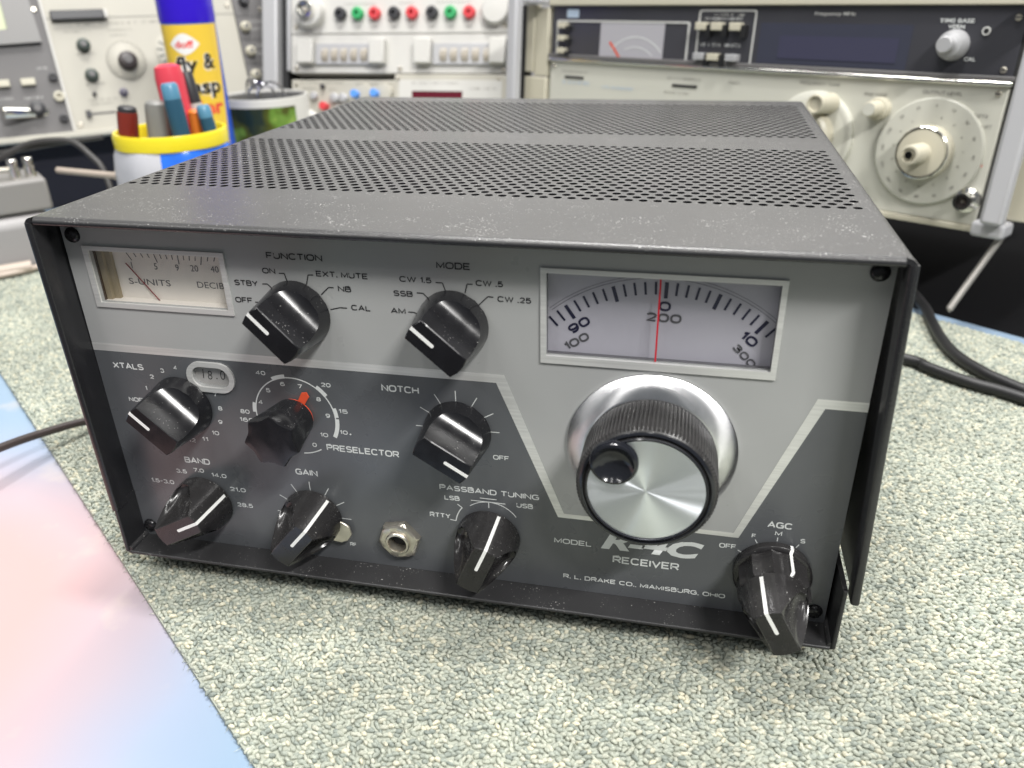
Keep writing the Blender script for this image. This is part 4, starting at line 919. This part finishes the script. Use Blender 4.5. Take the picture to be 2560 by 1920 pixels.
# ---- spectrum analyser, left
TKM = frame((-444.44, 557.69, 174.52), 0.76, -0.25, 0.0)
SA = thing('spectrum_analyzer', 'large grey and cream spectrum analyzer with a screen at the far left of the bench', 'spectrum analyzer', mtx=TKM)
g = G(); g.box(-250, 262, 6, 240, -112, 150); g.make('case', 'case', SA)
g = G(); g.box(0, 190, 0, 6, -110.5, 120); CPn = g.make('cream_plug_in', 'cream', SA, bevel=0.8)
g = G(); g.box(-230, -0.8, 1, 6, -110, 120); DPn = g.make('grey_front', 'greyen', SA)
g = G(); g.box(-2.2, 0.6, -2, 6, -110, 120); g.make('edge_trim', 'white_en', SA, bevel=0.4)
g = G(); g.box(190.8, 228, 1, 6, -110, 120); RPn = g.make('grey_plug_in', 'greyen', SA)
g = G(); g.box(228, 262, -6, 10, -116, 120); g.make('side_frame', 'greyal', SA, bevel=2)
g = G(); g.box(-230, 228, -7, 6, -117, -110.8); g.make('bottom_trim', 'cream', SA, bevel=1.2)
strokes('seam', [[(0.5, 0.4), (189.5, -1.5)]], -0.15, 'greyink', CPn, 1.0); strokes('seam', [[(115, -14), (115, -95)]], -0.15, 'greyink', CPn, 0.5)
g = G(); g.box(4.9, 55, -8, 0, -2.4, 6.6); g.make('latch_bar', 'jblk', SA, bevel=0.8); g = G(); g.box(55, 58.5, -8, 0, -2.0, 6.2); g.make('latch_tip', 'white_en', SA, bevel=0.8)
scribble(CPn, 19, 112, -7.8, 3.0, 'greyink'); 
for a, b, z in ((14, 40, -14), (55, 80, -14), (57, 74, -19), (20, 40, -36), (20, 42, -66), (20, 48, -82), (22, 44, -86), (118, 140, -8)): scribble(CPn, a, b, z, 1.9, 'greyink')
def pknob(x, z, r, m, d=9): 
    k = knob_at('knob', m, SA, x, z, [(r, 0), (r, -d*0.5), (r*0.86, -d*0.55), (r*0.8, -d), (r*0.5, -d-0.6)], 28); g = G(); g.lathe([(r*0.42, -d-0.4), (r*0.40, -d-1.6)], 18); g.make('knob_cap', 'greyen', k); return k
pknob(28.5, -26.7, 6.6, 'dgreen'); pknob(29.0, -56.4, 6.6, 'dgreen')
DL = knob_at('scale_dial', 'cream', SA, 66.1, -43.8, [(19.5, 0), (19.5, -1.0), (18.8, -1.4)], 64); strokes('tick_mark', rays(0, 0, 15.5, 18.4, range(0, 360, 15)), -1.6, 'greyink', DL, 0.4)
plate('scale_ring', [circle(0, 0, 19.2), circle(0, 0, 18.7)], -1.6, 0.02, 'greyink', DL)
pknob(67.2, -44.6, 9.6, 'dbrown', 12); pknob(55.5, -75.6, 4.2, mat('purple_plastic', (0.10, 0.09, 0.15), 0.4), 5); pknob(27, -75, 2.2, 'jblk', 4)
DL2 = knob_at('scale_dial', 'cream', SA, 118, -38, [(21, 0), (21, -1.0), (20, -1.4)], 64); strokes('tick_mark', rays(0, 0, 12, 19, range(0, 360, 24)), -1.6, 'dgreen', DL2, 1.6); pknob(122, -42, 9, 'dbrown', 12)
g = G(); g.box(15.5, 43, -0.3, 0.5, -95.4, -93.6); g.make('slide_slot', 'jblk', SA); g = G(); g.box(14, 19, -4, 0, -97.5, -91); g.make('slide_knob', 'jblk', SA)
for z in (-16.3, -42.2, -67.7): 
    pknob(198.7, z, 5.6, 'putty', 9); scribble(RPn, 206, 224, z+5, 1.8, 'lightink', y=0.8); scribble(RPn, 206, 222, z-3, 1.8, 'lightink', y=0.8)
knob_at('knob', 'jblk', SA, 203, 12, [(5.6, 0), (5.6, -8), (4.6, -9)], 24); strokes('seam', [[(191, -4), (228, -5)], [(191, -29), (228, -30)], [(191, -55), (228, -56)]], 0.8, 'case', RPn, 0.8)
# screen with its bezel
BZ = plate('screen_bezel', [[(-150, -25), (-9, -22), (-14, 112), (-150, 112)], [(-140, -12), (-36, -9), (-35, 104), (-140, 104)]], -6, 8, mat('grey_bezel', (0.20, 0.195, 0.19), 0.4), SA, bevel=1.5)
plate('screen', [rect(-141, -33, -14, 101)], -1.5, 1.5, 'screen', SA)
for x, m in ((-54, 'putty'), (-31, 'putty')): button(x, -58.8, 13, 6.5, m, SA, 5)
for x, z, m, r in ((-7.6, -55.1, 'jblk', 4.2), (-7.8, -95.9, 'jblk', 4.2), (-6.6, -74.5, 'putty', 5.0)):
    k = knob_at('panel_socket', m, SA, x, z, [(r, 1), (r, -4), (r*0.55, -4.2), (r*0.5, -1)], 20)
pknob(-29.3, -85.4, 7.6, 'jblk', 9)
g = G(); g.lathe([(5.4, -10), (5.8, -9), (5.8, 40), (5.4, 44)], 24, (0, 0, 0), 'y'); g.make('probe_socket', 'chrome', SA, (-52, -10, -88), rot=(0, 0, radians(-62)))
for a, b, z in ((-62, -50, -44), (-38, -18, -75), (-20, -8, -47), (-60, -48, -74)): scribble(DPn, a, b, z, 2.2, 'lightink', y=0.8)
def panel_screws(par, pts, r=2.6):
    for x, y, z in pts: 
        g = G(); g.lathe([(r, 0), (r, -0.8), (r*0.7, -1.5)], 16); o = g.make('panel_screw', 'nickel', par, (x, y, z)); g = G(); g.box(-r*0.8, r*0.8, -1.62, -1.3, -0.3, 0.3); g.make('slot', 'void', o)
panel_screws(SA, [(6, 0, 112), (6, 0, -104), (184, 0, -104), (184, 0, 8), (-8, 1, 10), (220, 1, 2), (220, 1, -96)])
panel_screws(PW, [(6, 0, 8), (240, 0, 8), (6, 0.4, -35), (240, 0.4, -35), (126, 0.4, -35)]); panel_screws(CT, [(236, -4, -46), (126, -4, -46)], 2); panel_screws(FG, [(6, 0.2, -52), (115, 0.2, -60)], 2)
panel_screws(HP, [(5, 0, -51), (386, 0, -51), (205, 0, -130), (386, 0.8, -7), (385, 0.8, -37), (300, 0, -129)], 2.0)
# panel below the analyzer
kind(G().box(-260, 300, 2, 60, -190, -119).make('dark_plinth', 'navycloth', None), 'structure').matrix_world = Matrix.Translation((-0.44444, 0.55769, (174.52+ZO)*S)) @ Matrix.Rotation(0.76, 4, 'Z')

# ================================================================== things standing on the desk
def upright(name, label, cat, x, y, z=0.0): return thing(name, label, cat, (x, y, z))
M['canblue'] = mat('glossy_blue_cap', (0.035, 0.01, 0.55), 0.2); M['canblue2'] = mat('blue_can_print', (0.03, 0.10, 0.55), 0.25)
M['yel'] = mat('yellow_can_print', (0.82, 0.56, 0.06), 0.3); M['canwhite'] = mat('white_can_print', (0.85, 0.84, 0.82), 0.4); M['canred'] = mat('red_can_print', (0.75, 0.05, 0.05), 0.4)
CN = upright('spray_can', 'yellow and blue insect spray can with a blue cap behind the pen pot', 'spray can', -231, 476)
R_ = 23.0
g = G(); g.lathe([(24, 0), (26, 1), (R_, 4), (R_, 190)], 64, axis='z'); BD = g.make('can_body', 'canblue2', CN)
g = G(); g.lathe([(R_+0.4, 190), (R_+0.6, 193), (R_+0.6, 252), (R_-1, 260), (R_-8, 263)], 64, axis='z'); g.make('cap', 'canblue', CN)
fa = atan2(CP[1]-476, CP[0]+231)                               # the label looks towards the room
def wrap(name, poly, m, par, rr):
    """print lying on the can: x runs round the can from the label's middle, z is the height"""
    g = G(); n = len(poly); 
    g.add([(rr*cos(fa+x/R_), rr*sin(fa+x/R_), z) for x, z in poly], [tuple(range(n))]); return g.make(name, m, par)
g = G(); n, nz_ = 26, 18; v = []
for i in range(n+1):                                           # the paper's right edge runs off square
    for j in range(nz_+1):
        q = j/nz_; x = -33+(13+16*q+33)*i/n; v.append(((R_+0.12)*cos(fa+x/R_), (R_+0.12)*sin(fa+x/R_), 22+166.5*q))
k = nz_+1
g.add(v, [(i*k+j, (i+1)*k+j, (i+1)*k+j+1, i*k+j+1) for i in range(n) for j in range(nz_)]); LB_ = g.make('label', 'yel', CN)
def can_text(t, x0, x1, zb, h, m, rr, bold=0.03):
    o = lettering(t, x0, x1, zb, h, 0, m, LB_, bold)
    me = o.data; co = np.empty(len(me.vertices)*3, dtype=np.float32); me.vertices.foreach_get('co', co); co = co.reshape(-1, 3)/S
    a = fa+co[:, 0]/R_; out = np.stack([rr*np.cos(a), rr*np.sin(a), co[:, 2]], 1)*S
    me.vertices.foreach_set('co', out.astype(np.float32).ravel()); me.update()
g = G(); lw_ = lambda x: 8.6*max(0.0, 1-(abs(x+6.5)/13.0)**1.7)
v = [((R_+0.24)*cos(fa+x/R_), (R_+0.24)*sin(fa+x/R_), 173+q*lw_(x)) for x in [-19.5+26*i/24 for i in range(25)] for q in (-1, 1)]
g.add(v, [(2*i, 2*i+2, 2*i+3, 2*i+1) for i in range(24)]); g.make('logo_patch', 'canwhite', LB_)
can_text('doff', -14.5, 1.5, 170.2, 5.4, 'canred', R_+0.34)
for t, a, b, z, m in (('fly', -17, 2.0, 151, 'blk'), ('&', 7, 17.5, 153, 'blk'), ('wasp', -22, 19.5, 132.5, 'blk'), ('killer', -22, 19, 115, 'canred')):
    if m == 'blk': can_text(t, a-0.5, b+0.5, z-0.5, 12, 'canwhite', R_+0.2, 0.09)
    can_text(t, a, b, z, 12, m, R_+0.34, 0.03)

MG = upright('mug', 'white mug with a green and yellow nature picture beside the spray can', 'mug', -211, 553)
g = G(); g.lathe([(38, 0), (41, 2), (42.6, 8), (43.2, 118), (42.6, 119.6), (41, 119.6), (40.4, 118), (40, 20), (36, 14)], 64, axis='z'); g.make('mug_body', 'white_en', MG)
g = G(); g.lathe([(40.4, 117.2), (40.3, 117.3)], 48, axis='z'); g.make('dark_disc', 'blk', MG)  # flat black disc closing the mug just under its brim
def picture_material():
    m = mat('printed_nature_picture', (0.1, 0.2, 0.05), 0.25); nt = m.node_tree; N = nt.nodes; L = nt.links
    tc = N.new("ShaderNodeTexCoord"); n = N.new("ShaderNodeTexNoise"); n.inputs["Scale"].default_value = 24; n.inputs["Detail"].default_value = 3
    L.new(tc.outputs["Object"], n.inputs["Vector"]); r = N.new("ShaderNodeValToRGB"); r.color_ramp.interpolation = 'EASE'; e = r.color_ramp.elements
    e[0].position = 0.36; e[0].color = (0.012, 0.025, 0.018, 1); e[1].position = 0.72; e[1].color = (0.75, 0.72, 0.30, 1)
    for p, c in ((0.46, (0.02, 0.03, 0.015)), (0.53, (0.07, 0.08, 0.015)), (0.58, (0.13, 0.24, 0.04)), (0.65, (0.24, 0.36, 0.08))): k = e.new(p); k.color = (*c, 1)
    L.new(n.outputs["Fac"], r.inputs[0]); L.new(r.outputs[0], N["Principled BSDF"].inputs["Base Color"]); return m
fm = atan2(CP[1]-553, CP[0]+211); g = G(); n = 40; v = [(43.35*cos(fm-1.9+2.6*i/n), 43.35*sin(fm-1.9+2.6*i/n), z) for i in range(n+1) for z in (12, 112)]
g.add(v, [(2*i, 2*i+2, 2*i+3, 2*i+1) for i in range(n)]); g.make('picture', picture_material(), MG)
hd = Vector((cos(fm+1.35), sin(fm+1.35), 0)); pts = [hd*41+Vector((0, 0, 100))]+[hd*(43+26*sin(pi*k/10))+Vector((0, 0, 100-72*k/10)) for k in range(1, 10)]+[hd*41+Vector((0, 0, 28))]
g = G(); g.tube(pts, 5.5, 12); g.make('handle', 'white_en', MG)
wire_m = mat('bright_wire', (0.7, 0.7, 0.72), 0.15, metal=1.0)
for i, (a, r_, zc_) in enumerate(((0.4, 15, 126), (1.3, 13, 124), (2.2, 17, 122))):
    ax_ = Vector((cos(a+fm), sin(a+fm), 0)); c_ = Vector((-8+14*i-6, 5-8*i, zc_-6))
    g = G(); g.tube([c_+ax_*r_*cos(t)+Vector((0, 0, r_*sin(t))) for t in [2*pi*k/24-0.6 for k in range(22)]], 1.1, 8); 
    tag(g.make('wire_loop', wire_m, None, (-211, 553, 0)), ('shiny wire loop standing up from the mug at its left', 'shiny wire loop at the middle of the mug rim', 'shiny wire loop leaning on the right of the mug rim')[i], 'wire', 'wire loops in the mug')

# pen pot: glazed, yellow rim over white and blue
px_, py_ = -171.0, 333.7
PT = upright('pen_pot', 'glazed ceramic pen pot with yellow rim over white and blue', 'pen pot', px_, py_)
M['gyel'] = mat('yellow_glaze', (0.80, 0.66, 0.03), 0.15); M['gwht'] = mat('white_glaze', (0.52, 0.52, 0.55), 0.15, var=0.05, vscale=30); M['gblu'] = mat('blue_glaze', (0.03, 0.16, 0.72), 0.15, var=0.25, vscale=40)
g = G(); g.lathe([(39.5, 112), (40.6, 113), (40.8, 121), (39.8, 123.4), (37.8, 123.4), (37, 121), (36.5, 40), (20, 38)], 64, axis='z', cap0=False); g.make('rim', 'gyel', PT)
ff = atan2(CP[1]-py_, CP[0]-px_)
def sector(a0, a1, prof, n=28):
    g = G(); k = len(prof)
    def bulge(a): return 1+0.02*sin(a*7)
    v = [(r*bulge(a)*cos(a), r*bulge(a)*sin(a), z) for a in [a0+(a1-a0)*i/n for i in range(n+1)] for r, z in prof]
    g.add(v, [(i*k+j, (i+1)*k+j, (i+1)*k+j+1, i*k+j+1) for i in range(n) for j in range(k-1)]); return g
prof = [(39.4, 113), (41.6, 108), (43.2, 98), (43.5, 84), (44, 66), (42, 44), (38, 20), (36, 6), (36, 0)]
sector(ff-pi-0.3, ff-0.26, prof).make('white_body', 'gwht', PT, sharp=60); sector(ff-0.26, ff+pi-0.3, prof).make('blue_body', 'gblu', PT, sharp=60)
for a, z, r_, m in ((-0.22, 71, 3.6, 'blk'), (-0.14, 55, 4.2, 'dgreen'), (0.58, 72, 5.2, 'gyel'), (0.46, 70, 4.0, 'dbrown')):
    g = G(); c_ = Vector((43.6*cos(ff+a), 43.6*sin(ff+a), z)); g.lathe([(r_, -1.2), (r_*0.8, 0.4), (r_*0.3, 1.0)], 16, axis='x'); g.make('glaze_spot', m, PT, tuple(c_), rot=(0, 0, ff+a))
rt = Vector((Rr[0], Rr[1], 0)).normalized(); bk = Vector((Rf[0], Rf[1], 0)).normalized()
def stick(name, label, cat, dx_, dy_, top, prof, m, lean=(0, 0), parts=()):
    """a pen standing in the pot; prof = (radius, distance below its top)"""
    q = Vector((px_, py_, 0))+rt*dx_+bk*dy_
    o = thing(name, label, cat, (q.x, q.y, top), 'pens in the glazed pot'); dn = rt*lean[0]+bk*lean[1]; o.rotation_euler = (-dn.y, dn.x, 0)
    G().lathe([(r, -d) for r, d in prof], 20, axis='z').make('barrel', m, o)
    for nm, pf, mm in parts: G().lathe([(r, -d) for r, d in pf], 20, axis='z').make(nm, mm, o)
    return o
M['teal'] = mat('teal_plastic', (0.025, 0.085, 0.14), 0.3); M['tealcap'] = mat('light_teal_plastic', (0.09, 0.24, 0.36), 0.3); M['pengrey'] = mat('grey_pen_plastic', (0.22, 0.22, 0.21), 0.35)
M['penred'] = mat('red_pen_plastic', (0.66, 0.06, 0.09), 0.3); M['orange'] = mat('orange_plastic', (0.75, 0.20, 0.03), 0.35); M['amber'] = mat('dark_red_handle', (0.16, 0.02, 0.012), 0.12, coat=0.5)
stick('screwdriver', 'screwdriver with dark red glossy handle and metal end cap at the left of the pot', 'screwdriver', -25, -8, 141, [(6.2, 3), (7.2, 5), (7.2, 90)], 'amber', (0.16, 0), [('end_cap', [(4.8, 0), (6.4, 1.2), (6.6, 4)], 'jblk')])
stick('marker_pen', 'plump grey marker cap between the red handle and the tall teal pen', 'marker', -6.5, 0, 143.5, [(5, 0), (7.6, 1.8), (8.2, 6), (8.2, 95)], 'pengrey', (0.1, 0))
stick('marker_pen', 'fat red marker pen standing tallest in the pot', 'marker', 2, 12, 167.5, [(5, 0), (9.2, 2), (10.4, 9), (10.2, 45), (8.5, 120)], 'penred', (-0.06, 0.03))
stick('marker_pen', 'tall teal pen with lighter blue end in front of the fat red marker', 'pen', 11, -14, 157, [(6.0, 11), (6.4, 14), (6.4, 110)], 'teal', (-0.06, 0), [('end_cap', [(4.6, 0), (6.0, 2), (6.2, 11)], 'tealcap')])
stick('marker_pen', 'short orange pen end low between the teal pen and the blue pen', 'pen', 19, 4, 136, [(3.4, 0), (4.6, 1.5), (4.6, 90)], 'orange', (0.02, 0))
stick('marker_pen', 'blue topped pen at the right side of the pot', 'pen', 28, -2, 140, [(5.0, 9), (5.2, 12), (5.2, 90)], 'teal', (-0.12, 0), [('end_cap', [(3.6, 0), (5.0, 2), (5.1, 9)], 'tealcap')])
stick('marker_pen', 'black capped white marker standing behind the red marker', 'marker', 12, 20, 161, [(5.0, 22), (5.2, 24), (5.2, 120)], 'white_en', (-0.1, 0), [('cap', [(3.6, 0), (4.8, 2), (5.4, 22)], 'jblk')])

# left: grey terminal box on a pale plastic case
TB = thing('terminal_box', 'grey box with two shiny binding posts at the left edge beside the receiver', 'terminal box', mtx=frame((-318, 362, 61.0), 0.86, 0.0, 0.0))
g = G(); g.box(-110, 0, 0, 60, -26, 0); g.make('box_body', mat('grey_box_paint', (0.25, 0.24, 0.23), 0.45), TB, bevel=2.5, seg=3)
for x, y in ((-20, 14), (-8, 17)):
    g = G(); g.lathe([(4.4, 0), (4.4, 9), (3.0, 9.6), (3.0, 11), (4.2, 11.4), (4.2, 15), (3.4, 16)], 24, (x, y, 0), 'z'); g.make('binding_post', 'chrome', TB)
g = G(); g.tube([(-100, 30, 10), (-60, 22, 9), (-22, 14, 8)], 2.6, 10); g.make('contact_arm', 'nickel', TB)
PC = thing('plastic_case', 'pale grey rounded plastic case under the terminal box at the left edge', 'case', mtx=frame((-316.0, 356.0, 33.0), 0.86, 0.0, 0.0))
g = G(); g.box(-190, 0, 0, 90, -48, 0); g.make('case_body', mat('pale_grey_plastic', (0.32, 0.31, 0.31), 0.4), PC, bevel=9, seg=4)
g = G(); g.box(-90, -14, 16, 60, -0.2, 2.0); g.make('case_foot', 'blk', PC)
M['cable'] = mat('black_cable', (0.014, 0.014, 0.015), 0.45); M['cablegrey'] = mat('grey_cable', (0.045, 0.043, 0.042), 0.45); M['cablebrown'] = mat('brown_cable', (0.050, 0.038, 0.036), 0.4); M['beigecab'] = mat('beige_cable', (0.45, 0.38, 0.32), 0.45)
def smooth(pts, n=6):
    out = []; P_ = [Vector(p) for p in pts]
    for i in range(len(P_)-1):
        a, b, c, d = P_[max(i-1, 0)], P_[i], P_[i+1], P_[min(i+2, len(P_)-1)]
        for k in range(n):
            t = k/n; out.append(0.5*((2*b)+(c-a)*t+(2*a-5*b+4*c-d)*t*t+(3*b-3*c+d-a)*t**3))
    return out+[P_[-1]]
def cable(name, label, pts, r, m): return tag(G().tube(smooth(pts), r, 12).make(name, m), label, 'cable')
cable('cable', 'thick black cord curving down the carpet from the gap behind the receiver on the right', [(330, 450, 8), (372, 400, 8), (380, 361, 7.6), (379, 334, 7.6), (378, 304, 7.6), (380, 280, 7.6), (386, 262, 7.6), (396, 245, 7.6), (420, 220, 7.6), (470, 185, 7.6)], 3.5, 'cable')
cable('cable', 'second black cord lying below the curved one and meeting it at the right edge', [(280, 296, 7.6), (349, 266.6, 7.6), (359, 257, 7.6), (368, 248, 7.6), (380, 238, 7.6), (392, 231, 7.6), (412, 216, 7.6), (450, 192, 7.6)], 3.3, 'cable')
cable('cable', 'brown black cable running off the desk to the left from under the receiver', [(20, 150, 6), (-40, 128, 6.5), (-86, 113, 7), (-97, 98, 11), (-105, 76, 15), (-108, 55, 19), (-112, 30, 22)], 2.1, 'cablebrown')
cable('cable', 'beige cable with a fatter sleeve lying on the carpet by the pale case', [(-420, 240, 8), (-360, 290, 7), (-333, 318, 7), (-320, 345, 7), (-290, 390, 7)], 2.4, 'beigecab')
g = G(); g.tube([(-344, 312, 9), (-327, 330, 9)], 5.0, 14); tag(g.make('cable_sleeve', 'beigecab'), 'short beige cable sleeve against the pale case', 'cable sleeve')
cable('cable', 'dark grey cable arching in front of the black gap under the analyzer', [(-420, 375, 72), (-378, 383, 87), (-357, 393, 97), (-335, 399, 100), (-317, 403, 98), (-300, 400, 87), (-289, 397, 76), (-280, 390, 50), (-275, 380, 8)], 2.6, 'cablegrey')
cable('cable', 'second dark grey cable running straight below the arching one', [(-430, 390, 84), (-380, 392, 90), (-340, 402, 96), (-300, 420, 100)], 2.2, 'cablegrey')
g = G(); g.tube([(-318, 378, 79.2), (-250, 362, 80)], 2.6, 12); g.tube([(-250, 362, 80), (-214, 352, 81)], 3.4, 12)
tag(g.make('probe_rod', 'beigecab'), 'beige and silver probe lying between the terminal box and the pen pot', 'probe')
